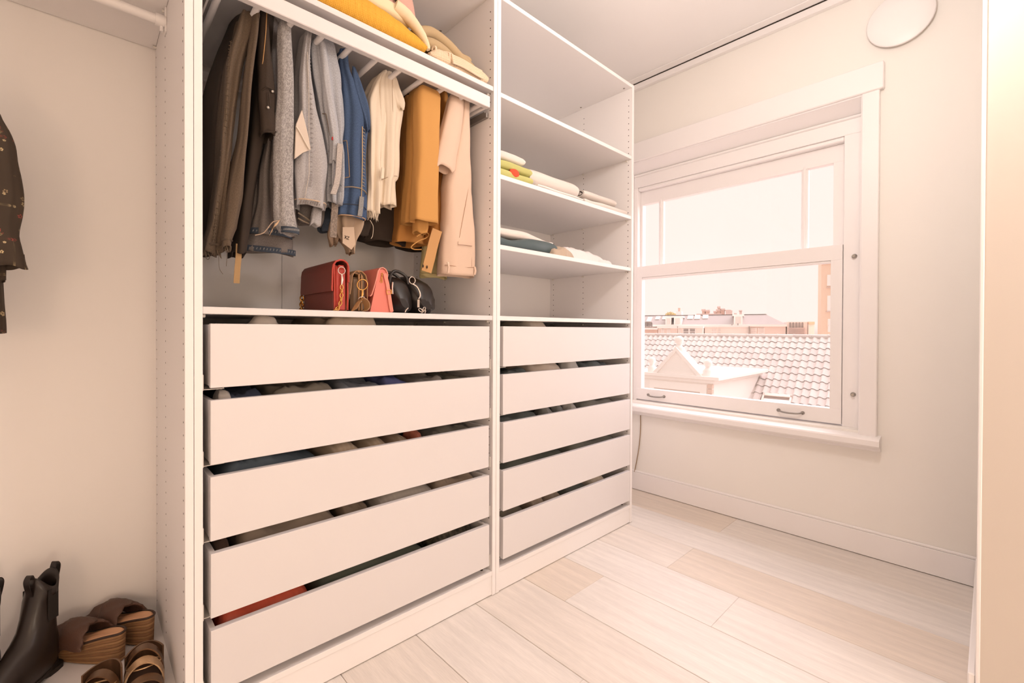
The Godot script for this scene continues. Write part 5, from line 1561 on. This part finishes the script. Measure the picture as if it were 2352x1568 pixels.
func sandal(label: String, heel: Vector3, toe: Vector3, tall: float) -> void:
	toe = toe.normalized()
	var side := toe.cross(Vector3.UP)
	var g := thing("sandal", label, "sandal", heel, "shoes on the wardrobe floor")
	var bronze := M(Color(0.45, 0.34, 0.25), 0.3)
	bronze.metallic = 0.5
	var glit := bumped(M(Color(0.88, 0.74, 0.58), 0.25), noise("hide", 0.12, 0.88, 1.0), 0.2)
	glit.metallic = 0.7
	var rings := []
	for e in [[0.0, 0.0], [0.004, 0.002], [0.018, 0.002], [0.022, -0.002]]:
		var ring := PackedVector3Array()
		for k in 40:
			var a := TAU * k / 40
			var f := cos(a)
			ring.append(heel + toe * (0.07 + f * (0.115 + e[1])) + side * (signf(sin(a)) * pow(absf(sin(a)), 0.8) * (0.036 + e[1])) + Vector3(0, e[0], 0))
		rings.append(ring)
	part("sole", Shape.new().loft(rings), M(Color(0.3, 0.21, 0.16), 0.6), g)
	# heel cup
	var cup := []
	for i in 21:
		var a := lerpf(0.35, 0.65, i / 20.0) * TAU
		cup.append(heel + toe * (0.07 + cos(a) * 0.115) + side * sin(a) * 0.05 + Vector3(0, 0.045, 0))
	part("heel_cup", Shape.new().ribbon(cup, Vector3(0, 0.024, 0), 0.004), bronze, g)
	for b in [[0.0, 0.03, 0.014, tall], [0.05, 0.065, 0.016, tall * 0.85], [0.11, 0.1, 0.014, tall * 0.6]]:
		var pts := []
		for i in 17:
			var t := PI * i / 16.0
			pts.append(heel + toe * lerpf(b[0], b[1], i / 16.0) + side * cos(t) * 0.042 + Vector3(0, 0.014 + sin(t) * b[3], 0))
		part("strap", Shape.new().ribbon(pts, toe * b[2], 0.003), glit if b[0] == 0.05 else bronze, g, "glitter strap" if b[0] == 0.05 else "")
	part("edge_ring", Shape.new().tube(ring_path(heel + toe * 0.03 + Vector3(0, 0.05, 0), 0.036, side, toe + Vector3(0, 0.3, 0), 26), 0.0022, 6, true), glit, g)

func fittings() -> void:
	# round ventilation valve on the window wall
	var c := Vector3(XW, 2.418, 1.028)
	var v := thing("vent", "round white ventilation disc high on the wall beside the window", "vent", c)
	part("collar", Shape.new().lathe([Vector2(0.1, 0.0), Vector2(0.108, 0.006), Vector2(0.108, 0.012), Vector2(0.1, 0.016)], c, Vector3.LEFT, 48), trimw, v)
	part("stem", Shape.new().lathe([Vector2(0.09, 0.01), Vector2(0.09, 0.022)], c, Vector3.LEFT, 40), hole_m, v)
	part("disc", Shape.new().lathe([Vector2(0.113, 0.021), Vector2(0.1155, 0.024), Vector2(0.1155, 0.029), Vector2(0.112, 0.032), Vector2(0.06, 0.034), Vector2(0.0, 0.0345)], c, Vector3.LEFT, 56), trimw, v)
	# a cord hanging beside the wardrobe under the sill
	var w := thing("cord", "thin beige cord hanging down under the window sill beside the wardrobe", "cord", Vector3(XW - 0.01, 0, -0.23))
	part("cable", Shape.new().tube(smooth([Vector3(1.478, 0.499, -0.226), Vector3(1.478, 0.4, -0.225), Vector3(1.478, 0.285, -0.234), Vector3(1.478, 0.166, -0.255), Vector3(1.478, 0.085, -0.274)]), 0.0028, 8), M(Color(0.62, 0.52, 0.4), 0.6), w)

func outside() -> void:
	# pantiled roof across the street
	var roof := thing("tiled_roof", "pale terracotta pantile roof just outside the window", "roof", Vector3(13.71, 0.869, -4.024))
	var u := Vector3(0.11705, 0, 0.99313)
	var up := Vector3(0.84689, 0.52231, -0.09981)
	var nrm := up.cross(u).normalized()
	if nrm.y < 0: nrm = -nrm
	var tiles := []
	for k in 5:
		tiles.append(M([Color(0.845, 0.81, 0.79), Color(0.86, 0.83, 0.81), Color(0.83, 0.785, 0.765), Color(0.855, 0.82, 0.80), Color(0.84, 0.80, 0.78)][k], 0.8))
	var tw := 0.166
	var th := 0.30
	# one pantile: S-shaped section, thick lower lip
	var s := Shape.new()
	var rings := []
	for v in [0.0, 1.0]:
		var ring := PackedVector3Array()
		for k in 8:
			var a := k / 7.0
			var h := 0.022 * sin(a * TAU * 0.92 + 0.5) + 0.02
			ring.append(u * (a * tw * 1.06 - tw * 0.5) + up * (v * th * 1.12 - th) + nrm * (h + 0.018 * (1.0 - v)))
		for k in 8:
			var a := 1.0 - k / 7.0
			var h := 0.022 * sin(a * TAU * 0.92 + 0.5) + 0.02
			ring.append(u * (a * tw * 1.06 - tw * 0.5) + up * (v * th * 1.12 - th) + nrm * (h + 0.018 * (1.0 - v) - 0.022))
		rings.append(ring)
	s.loft(rings, false, false)
	var tile_meshes := []
	for m in tiles: tile_meshes.append(s.mesh(m))
	var deck := Shape.new()
	deck.prism(PackedVector2Array([Vector2(-5.5, -6.0), Vector2(5.5, -6.0), Vector2(5.5, -0.02), Vector2(-5.5, -0.02)]), Vector3(0, 0, 0) - nrm * 0.03, u, up, -nrm * 0.15)
	lpart("roof_deck", deck, tiles[2], roof)
	var spots := []
	for r in 12:
		for c in 39:
			var uu := -3.45 + c * tw + 0.03
			var ss := -0.03 - r * th
			if uu > 2.95 or uu < -3.35 + 0.12 * r: continue
			if ss < -2.55 and uu < -0.15: continue
			if ss < -2.62 and ss > -3.3 and uu > 1.16 and uu < 1.84: continue
			spots.append(Vector2(uu, ss))
	spots.sort_custom(func(a, b): return a.y + 0.02 * a.x < b.y + 0.02 * b.x)
	var far := []
	for i in spots.size():
		var q: Vector2 = spots[i]
		var jit := Basis(nrm, rng.randf_range(-0.012, 0.012))
		var at := u * q.x + up * q.y + nrm * rng.randf_range(-0.003, 0.003)
		if i < 296:
			var o := MeshInstance3D.new()
			o.name = "roof_tile"
			o.mesh = tile_meshes[rng.randi() % 5]
			roof.add_child(o, true)
			o.transform = Transform3D(jit, at)
		else:
			far.append(Transform3D(jit, at))
	if far.size():
		var mm := MultiMesh.new()
		mm.transform_format = MultiMesh.TRANSFORM_3D
		mm.mesh = tile_meshes[1]
		mm.instance_count = far.size()
		for i in far.size(): mm.set_instance_transform(i, far[i])
		var mi := MultiMeshInstance3D.new()
		mi.name = "far_roof_tiles"
		mi.multimesh = mm
		roof.add_child(mi)
		mi.set_meta("kind", "stuff")
	for i in 16:
		var uu := -3.3 + i * 0.4
		var rr := []
		for v in [0.0, 0.06, 0.07, 1.0]:
			var ring := PackedVector3Array()
			var rad := 0.075 if v < 0.065 else 0.066
			for k in 12:
				var a := TAU * k / 12
				ring.append(u * (uu + v * 0.41) + Vector3(0.846, 0, -0.0998).normalized() * cos(a) * rad * 1.2 + Vector3.UP * (sin(a) * rad + 0.01))
			rr.append(ring)
		lpart("ridge_tile", Shape.new().loft(rr), tiles[i % 5], roof)
	# roof window in the tiles
	var rw := thing("skylight", "small roof window set low in the pantile roof", "skylight", roof.position + u * 1.5 + up * -3.1)
	var fr := Shape.new()
	var P := func(a: float, b: float, h: float) -> Vector3: return u * a + up * b + nrm * h
	for q in [[-0.31, -0.27, -0.6, 0.3], [0.27, 0.31, -0.6, 0.3], [-0.31, 0.31, 0.22, 0.32]]:
		fr.prism(PackedVector2Array([Vector2(q[0], q[2]), Vector2(q[1], q[2]), Vector2(q[1], q[3]), Vector2(q[0], q[3])]), nrm * 0.0, u, up, nrm * 0.09)
	lpart("frame", fr, M(Color(0.94, 0.88, 0.84), 0.5), rw)
	var gl := Shape.new()
	gl.prism(PackedVector2Array([Vector2(-0.27, -0.6), Vector2(0.27, -0.6), Vector2(0.27, 0.18), Vector2(-0.27, 0.18)]), nrm * 0.02, u, up, nrm * 0.03)
	lpart("pane", gl, M(Color(0.93, 0.91, 0.9), 0.15), rw)
	var bar := Shape.new()
	bar.prism(PackedVector2Array([Vector2(-0.27, 0.15), Vector2(0.27, 0.15), Vector2(0.27, 0.22), Vector2(-0.27, 0.22)]), nrm * 0.03, u, up, nrm * 0.03)
	lpart("flashing", bar, M(Color(0.6, 0.53, 0.49), 0.5), rw)
	# white dormer with pediment and ball finials
	var dm := M(Color(0.97, 0.945, 0.925), 0.7)
	var dx := 9.0
	var zl := -4.75
	var zr := -2.842
	var dn := thing("dormer", "white dormer with a triangular pediment and ball finials in front of the tiled roof", "dormer", Vector3(dx, -2.2, -3.7))
	part("front_wall", slab(Vector3(dx + 0.05, -2.2, zl), Vector3(dx + 3.2, -0.12, zr)), dm, dn)
	var co := Shape.new()
	co.box(Vector3(dx - 0.1, -0.045, zl - 0.1), Vector3(dx + 3.1, 0.035, zr + 0.2), 0.01)
	co.box(Vector3(dx - 0.03, -0.12, zl - 0.05), Vector3(dx + 3.1, -0.045, zr + 0.08), 0.01)
	part("cornice", co, dm, dn)
	part("panel", slab(Vector3(dx + 0.035, -0.62, -4.32), Vector3(dx + 0.055, -0.16, -2.95), 0.005), M(Color(0.985, 0.965, 0.945), 0.7), dn)
	for i in 5:
		part("quoin", slab(Vector3(dx + 0.02, -0.24 - 0.11 * i, zr - 0.09), Vector3(dx + 0.12, -0.15 - 0.11 * i, zr + 0.015), 0.004), M(Color(0.9, 0.8, 0.74), 0.8), dn)
	part("sill_strip", slab(Vector3(dx + 0.03, -0.36, -4.2), Vector3(dx + 0.05, -0.34, -3.1)), M(Color(0.78, 0.7, 0.65), 0.7), dn)
	var pe := PackedVector2Array([Vector2(-4.12, 0.03), Vector2(-3.09, 0.03), Vector2(-3.617, 0.60)])
	part("pediment", Shape.new().prism(pe, Vector3(dx - 0.02, 0, 0), Vector3.BACK, Vector3.UP, Vector3(0.25, 0, 0)), dm, dn)
	for q in [[-4.2, -3.617, 1.0], [-3.02, -3.617, -1.0]]:
		var a := Vector3(dx - 0.06, 0.03, q[0])
		var b := Vector3(dx - 0.06, 0.655, q[1])
		var rk := Shape.new()
		rk.prism(PackedVector2Array([Vector2(a.z, a.y), Vector2(b.z, b.y), Vector2(b.z, b.y - 0.09), Vector2(a.z + 0.11 * q[2], a.y)]), Vector3(dx - 0.06, 0, 0), Vector3.BACK, Vector3.UP, Vector3(0.33, 0, 0))
		part("raking_cornice", rk, dm, dn)
	for q in [[-3.617, 0.5, 1.1], [-4.292, 0.03, 0.95], [-2.955, 0.03, 1.0]]:
		var k: float = q[2]
		var fb := Shape.new()
		fb.lathe([Vector2(0.11 * k, 0.0), Vector2(0.11 * k, 0.12 * k), Vector2(0.075 * k, 0.15 * k), Vector2(0.05 * k, 0.19 * k), Vector2(0.06 * k, 0.21 * k), Vector2(0.085 * k, 0.25 * k), Vector2(0.093 * k, 0.29 * k), Vector2(0.083 * k, 0.33 * k), Vector2(0.05 * k, 0.365 * k), Vector2(0.0, 0.378 * k)], Vector3(dx + 0.1, q[1], q[0]), Vector3.UP, 20)
		part("ball_finial", fb, dm, dn)
	far_houses()

func rect(q: Array, w0: float, w1: float) -> Shape:
	return Shape.new().box(Vector3(q[0], q[1], w0), Vector3(q[2], q[3], w1))

func house(called: String, label: String, cat: String) -> Node3D:
	var o := thing(called, label, cat, Vector3(55.29, 1.041, -18.90), "houses beyond the tiled roof")
	o.rotation.y = -1.2271
	return o

func windows(parent: Node3D, rects: Array, frame: Material, pane: Material, w: float, cols := 2, rows_n := 1) -> void:
	for q in rects:
		var f := lpart("window", rect(q, w - 0.1, w + 0.05), frame, parent)
		var dx: float = (q[2] - q[0]) / cols
		var dy: float = (q[3] - q[1]) / rows_n
		for i in cols:
			for j in rows_n:
				lpart("pane", rect([q[0] + dx * i + dx * 0.12, q[1] + dy * j + dy * 0.1, q[0] + dx * (i + 1) - dx * 0.12, q[1] + dy * (j + 1) - dy * 0.1], w, w + 0.08), pane, f)

func far_houses() -> void:
	# rows of houses about sixty metres off, in axes of their own: right, up, towards the window
	var wallm := M(Color(0.93, 0.86, 0.82), 0.9)
	var pale := M(Color(0.97, 0.92, 0.885), 0.9)
	var slate := M(Color(0.7, 0.665, 0.65), 0.8)
	var slate2 := M(Color(0.86, 0.78, 0.75), 0.8)
	var whitem := M(Color(0.985, 0.96, 0.94), 0.7)
	var brick := M(Color(0.86, 0.74, 0.68), 0.9)
	var glassm := M(Color(0.62, 0.58, 0.56), 0.3)
	var lightglass := M(Color(0.9, 0.85, 0.82), 0.3)
	# long block with a mansard roof
	var h := house("apartment_block", "long pale apartment block with a grey mansard roof behind the tiled roof", "building")
	lpart("wall", rect([-11.82, -3.65, 4.94, 0.58], -12.0, 0.0), wallm, h)
	lpart("gutter", rect([-11.84, 0.48, 5.02, 0.73], -11.5, 0.35), whitem, h)
	var a: Array = [-11.84, 0.73, 3.49, 1.99]
	var hip: Array = [3.15, 0.70, 5.02, 1.97]
	var rf := Shape.new()
	rf.begin()
	var e := [Vector3(a[0], a[1], 0.1), Vector3(hip[2], a[1], 0.1), Vector3(hip[0], a[3], -3.2), Vector3(a[0], a[3], -3.2), Vector3(a[0], a[1], -12), Vector3(hip[2], a[1], -12), Vector3(hip[0], a[3], -9), Vector3(a[0], a[3], -9)]
	rf.quad(e[0], e[1], e[2], e[3], -1)
	rf.quad(e[1], e[5], e[6], e[2], -1)
	rf.quad(e[5], e[4], e[7], e[6], -1)
	rf.quad(e[4], e[0], e[3], e[7], -1)
	rf.quad(e[3], e[2], e[6], e[7], -1)
	rf.quad(e[4], e[5], e[1], e[0], -1)
	rf.done()
	var roof := lpart("roof", rf, slate, h)
	lpart("roof_edge", rect([-11.85, 2.00, 3.31, 2.01], -9.0, -3.0), whitem, roof)
	for q in [[-10.24, 1.10, -9.70, 1.72], [-9.27, 1.38, -8.73, 1.82], [-8.41, 1.37, -7.89, 1.81], [-5.42, 1.41, -4.77, 1.89], [-4.61, 1.40, -3.97, 1.93], [-3.68, 1.45, -3.05, 1.92]]:
		var t: float = (q[1] - a[1]) / (a[3] - a[1])
		var t2: float = (q[3] - a[1]) / (a[3] - a[1])
		var sk := Shape.new()
		sk.begin()
		var p0 := Vector3(q[0], q[1], lerpf(0.1, -3.2, t))
		var p1 := Vector3(q[2], q[1], lerpf(0.1, -3.2, t))
		var p2 := Vector3(q[2], q[3], lerpf(0.1, -3.2, t2))
		var p3 := Vector3(q[0], q[3], lerpf(0.1, -3.2, t2))
		var o := Vector3(0, 0.06, 0.1)
		sk.quad(p0 + o, p1 + o, p2 + o, p3 + o, -1); sk.quad(p3 - o, p2 - o, p1 - o, p0 - o, -1)
		sk.quad(p0 - o, p1 - o, p1 + o, p0 + o, -1); sk.quad(p1 - o, p2 - o, p2 + o, p1 + o, -1)
		sk.quad(p2 - o, p3 - o, p3 + o, p2 + o, -1); sk.quad(p3 - o, p0 - o, p0 + o, p3 + o, -1)
		sk.done()
		lpart("roof_window", sk, pale, roof)
	for q in [[-7.74, 0.65, -7.08, 1.69], [-6.76, 0.65, -5.90, 1.70], [-0.22, 0.64, 0.68, 1.84]]:
		var d := lpart("dormer", rect(q, -3.0, 0.3), whitem, h)
		var n := lpart("dormer_cap", rect([q[0] - 0.15, q[3] - 0.12, q[2] + 0.15, q[3] + 0.06], -3.0, 0.5), whitem, d)
		lpart("dormer_window", rect([lerpf(q[0], q[2], 0.2), lerpf(q[1], q[3], 0.15), lerpf(q[0], q[2], 0.8), lerpf(q[1], q[3], 0.78)], 0.25, 0.36), lightglass, d)
	windows(h, [[-2.45, -0.42, -1.95, 0.22], [-1.84, -0.42, -1.48, 0.22]], whitem, lightglass, 0.05, 2, 2)
	windows(h, [[1.50, -0.44, 2.10, 0.33], [2.24, -0.39, 2.89, 0.33]], whitem, lightglass, 0.05, 1, 3)
	# projecting lower wings in front
	h = house("house", "low white wing with dark four-pane windows in front of the long block", "house")
	lpart("wall", rect([-5.79, -3.45, -3.23, 0.37], 0.4, 5.0), pale, h)
	lpart("coping", rect([-5.86, 0.26, -3.18, 0.48], 0.4, 5.2), whitem, h)
	windows(h, [[-5.27, -0.50, -3.94, 0.21]], whitem, glassm, 5.05, 2, 2)
	windows(h, [[-5.68, -0.50, -5.46, 0.15]], whitem, lightglass, 5.05, 1, 2)
	h = house("house", "peach rendered house with two narrow white windows at the left", "house")
	lpart("wall", rect([-7.93, -3.52, -5.82, 0.32], 0.4, 5.0), wallm, h)
	lpart("coping", rect([-8.01, 0.24, -5.76, 0.48], 0.4, 5.2), whitem, h)
	windows(h, [[-7.59, -0.49, -7.25, 0.15], [-6.94, -0.49, -6.60, 0.15]], whitem, lightglass, 5.05, 1, 2)
	h = house("house", "brown brick house end with roof terrace railing at the far left", "house")
	lpart("wall", rect([-12.04, -3.66, -7.97, 0.15], 0.4, 5.0), brick, h)
	lpart("coping", rect([-12.06, 0.09, -7.95, 0.31], 0.4, 5.2), whitem, h)
	var rail := Shape.new()
	var rq: Array = [-9.55, 0.41, -8.65, 0.91]
	for i in 5:
		var x := lerpf(rq[0], rq[2], i / 4.0)
		rail.box(Vector3(x - 0.06, rq[1], 4.6), Vector3(x + 0.06, rq[3], 4.8))
	for k in 3:
		var y := lerpf(rq[1], rq[3], (k + 1) / 3.0)
		rail.box(Vector3(rq[0], y - 0.08, 4.6), Vector3(rq[2], y + 0.08, 4.8))
	lpart("railing", rail, glassm, h)
	h = house("house", "white house wall with a downpipe in the middle of the row", "house")
	lpart("wall", rect([-3.16, -3.37, 1.30, 0.48], 0.4, 3.0), pale, h)
	lpart("coping", rect([-3.22, 0.39, 1.35, 0.60], 0.4, 3.2), whitem, h)
	lpart("downpipe", rect([1.25, -0.75, 1.33, 0.48], 3.0, 3.3), glassm, h)
	windows(h, [[-2.43, -0.42, -1.95, 0.21], [-1.74, -0.39, -1.50, 0.21]], whitem, lightglass, 3.05, 2, 2)
	for q in [[-0.44, 0.46, -0.33, 0.71], [0.14, 0.46, 0.26, 0.84]]:
		lpart("chimney_pot", rect(q, 2.0, 2.6), glassm, h)
	# arcade and lattice at the right
	h = house("house", "building with a row of arched windows over a lattice balcony near the tower", "house")
	lpart("wall", rect([5.05, -3.10, 6.96, 1.01], -6.0, 0.0), pale, h)
	for i in 5:
		var x := 1728.0 + i * 36.0
		var q: Array = [5.26, 0.36, 5.42, 0.95]
		var w: float = q[2] - q[0]
		var x0: float = q[0] + i * w * 1.8
		var pl := PackedVector2Array([Vector2(x0, q[1]), Vector2(x0 + w, q[1]), Vector2(x0 + w, q[3] - w * 0.5)])
		for k in 5: pl.append(Vector2(x0 + w * 0.5 + cos(PI * (k + 1) / 6.0) * w * 0.5, q[3] - w * 0.5 + sin(PI * (k + 1) / 6.0) * w * 0.5))
		pl.append(Vector2(x0, q[3] - w * 0.5))
		lpart("arched_window", Shape.new().prism(pl, Vector3(0, 0, -0.1), Vector3.RIGHT, Vector3.UP, Vector3(0, 0, 0.2)), glassm, h)
	var lat := Shape.new()
	var lq: Array = [5.16, -0.46, 6.68, 0.30]
	for i in 13:
		var x := lerpf(lq[0], lq[2], i / 12.0)
		lat.box(Vector3(x - 0.05, lq[1], 0.2), Vector3(x + 0.05, lq[3], 0.35))
	for k in 5:
		var y := lerpf(lq[1], lq[3], k / 4.0)
		lat.box(Vector3(lq[0], y - 0.06, 0.2), Vector3(lq[2], y + 0.06, 0.35))
	lpart("lattice", lat, slate2, h)
	h = house("house", "small white house with an orange roof beside the tower", "house")
	lpart("wall", rect([7.00, -3.03, 7.55, 0.75], -6.0, 0.2), pale, h)
	lpart("roof", rect([7.00, 0.73, 7.55, 1.01], -5.0, 0.4), M(Color(0.96, 0.8, 0.68), 0.8), h)
	# tower
	h = house("tower", "tall peach brick tower with white windows at the right of the view", "tower")
	lpart("wall", rect([7.61, -3.01, 10.55, 7.09], 2.0, 4.0), M(Color(0.93, 0.83, 0.745), 0.9), h)
	for q in [[[8.11, 2.02, 8.82, 3.56], 1, 2], [[8.16, 0.48, 8.84, 1.23], 1, 1], [[8.17, -0.10, 8.84, 0.62], 2, 1], [[8.08, 4.53, 8.81, 5.65], 3, 3]]:
		windows(h, [q[0]], whitem, M(Color(0.97, 0.95, 0.94), 0.3), 4.05, q[1], q[2])
	for q in [[8.03, 1.91, 8.90, 2.01], [8.02, 4.34, 8.88, 4.40], [7.54, 6.97, 8.86, 6.75]]:
		lpart("string_course", rect(q, 3.9, 4.2), slate2, h)
	# roofs and chimneys behind
	h = house("house", "house with red roofs and chimney stacks behind the long block", "house")
	lpart("wall", rect([-5.13, -3.43, -1.90, 2.12], -24.0, -14.0), wallm, h)
	lpart("roof", rect([-5.19, 2.11, -1.87, 2.49], -24.0, -13.5), slate2, h)
	lpart("attic", rect([-1.33, 1.95, -0.45, 2.93], -22.0, -14.0), slate2, h)
	for q in [[-4.57, 2.53, -4.18, 3.17], [-4.08, 2.52, -3.61, 3.05], [-2.57, 2.50, -2.07, 3.12], [-2.41, 3.03, -2.15, 3.55], [-2.02, 2.49, -1.52, 3.20], [-1.29, 2.90, -0.73, 3.01], [-2.91, 2.50, -2.62, 2.87]]:
		var c := lpart("chimney", rect(q, -18.0, -16.0), brick, h)
		lpart("cap", rect([q[0] - 0.1, q[3] - 0.15, q[2] + 0.1, q[3] + 0.1], -18.1, -15.9), slate2, c)
	h = house("chimney_stack", "red brick chimney stack over the left part of the mansard roof", "chimney")
	lpart("stack", rect([-7.68, 2.03, -7.38, 3.38], -14.0, -13.0), brick, h)
	lpart("base", rect([-7.89, 2.04, -7.16, 2.85], -14.5, -12.5), whitem, h)
	h = house("chimney_stack", "slim chimney with two cowls right of the red roofs", "chimney")
	lpart("stack", rect([0.44, 1.93, 0.74, 2.70], -14.0, -13.0), slate2, h)
	lpart("cap", rect([0.36, 2.74, 0.79, 2.90], -14.2, -12.8), slate2, h)
	lpart("cowl", rect([-0.26, 2.04, 0.10, 2.50], -14.0, -13.0), slate2, h)
	# tree
	h = house("tree", "pale yellow-green treetop over the roofs at the far left", "tree")
	var tq: Array = [-10.35, 2.07, -8.69, 2.92]
	var leaf := M(Color(0.88, 0.82, 0.62), 0.9)
	lpart("trunk", Shape.new().tube([Vector3((tq[0] + tq[2]) * 0.5, tq[1] - 8.0, -20), Vector3((tq[0] + tq[2]) * 0.5, tq[1], -20)], 0.4, 8), brick, h)
	var lf := Shape.new()
	for i in 420:
		var c := Vector3(rng.randf_range(tq[0], tq[2]), 0, -20.0 + rng.randf_range(-1.5, 1.5))
		var f: float = (c.x - tq[0]) / (tq[2] - tq[0]) * 2.0 - 1.0
		c.y = lerpf(tq[1], tq[1] + (tq[3] - tq[1]) * sqrt(maxf(1.0 - f * f, 0.0)), rng.randf())
		lf.begin()
		var b := Basis.from_euler(Vector3(rng.randf() * 6, rng.randf() * 6, rng.randf() * 6))
		var p0 := c + b * Vector3(0, 0.0, 0.28)
		var p1 := c + b * Vector3(0.14, 0, 0)
		var p2 := c + b * Vector3(0, 0, -0.28)
		var p3 := c + b * Vector3(-0.14, 0, 0)
		var p4 := c + b * Vector3(0, 0.03, 0)
		lf.tri(p0, p1, p4, -1); lf.tri(p1, p2, p4, -1); lf.tri(p2, p3, p4, -1); lf.tri(p3, p0, p4, -1)
		lf.quad(p3, p2, p1, p0, -1)
		lf.done()
	lpart("foliage", lf, leaf, h).set_meta("kind", "stuff")
	# street level, far below, so that the houses stand on something
	struct("ground", slab(Vector3(2.5, -9.2, -90), Vector3(120, -9.0, 60)), M(Color(0.8, 0.74, 0.7), 0.9))
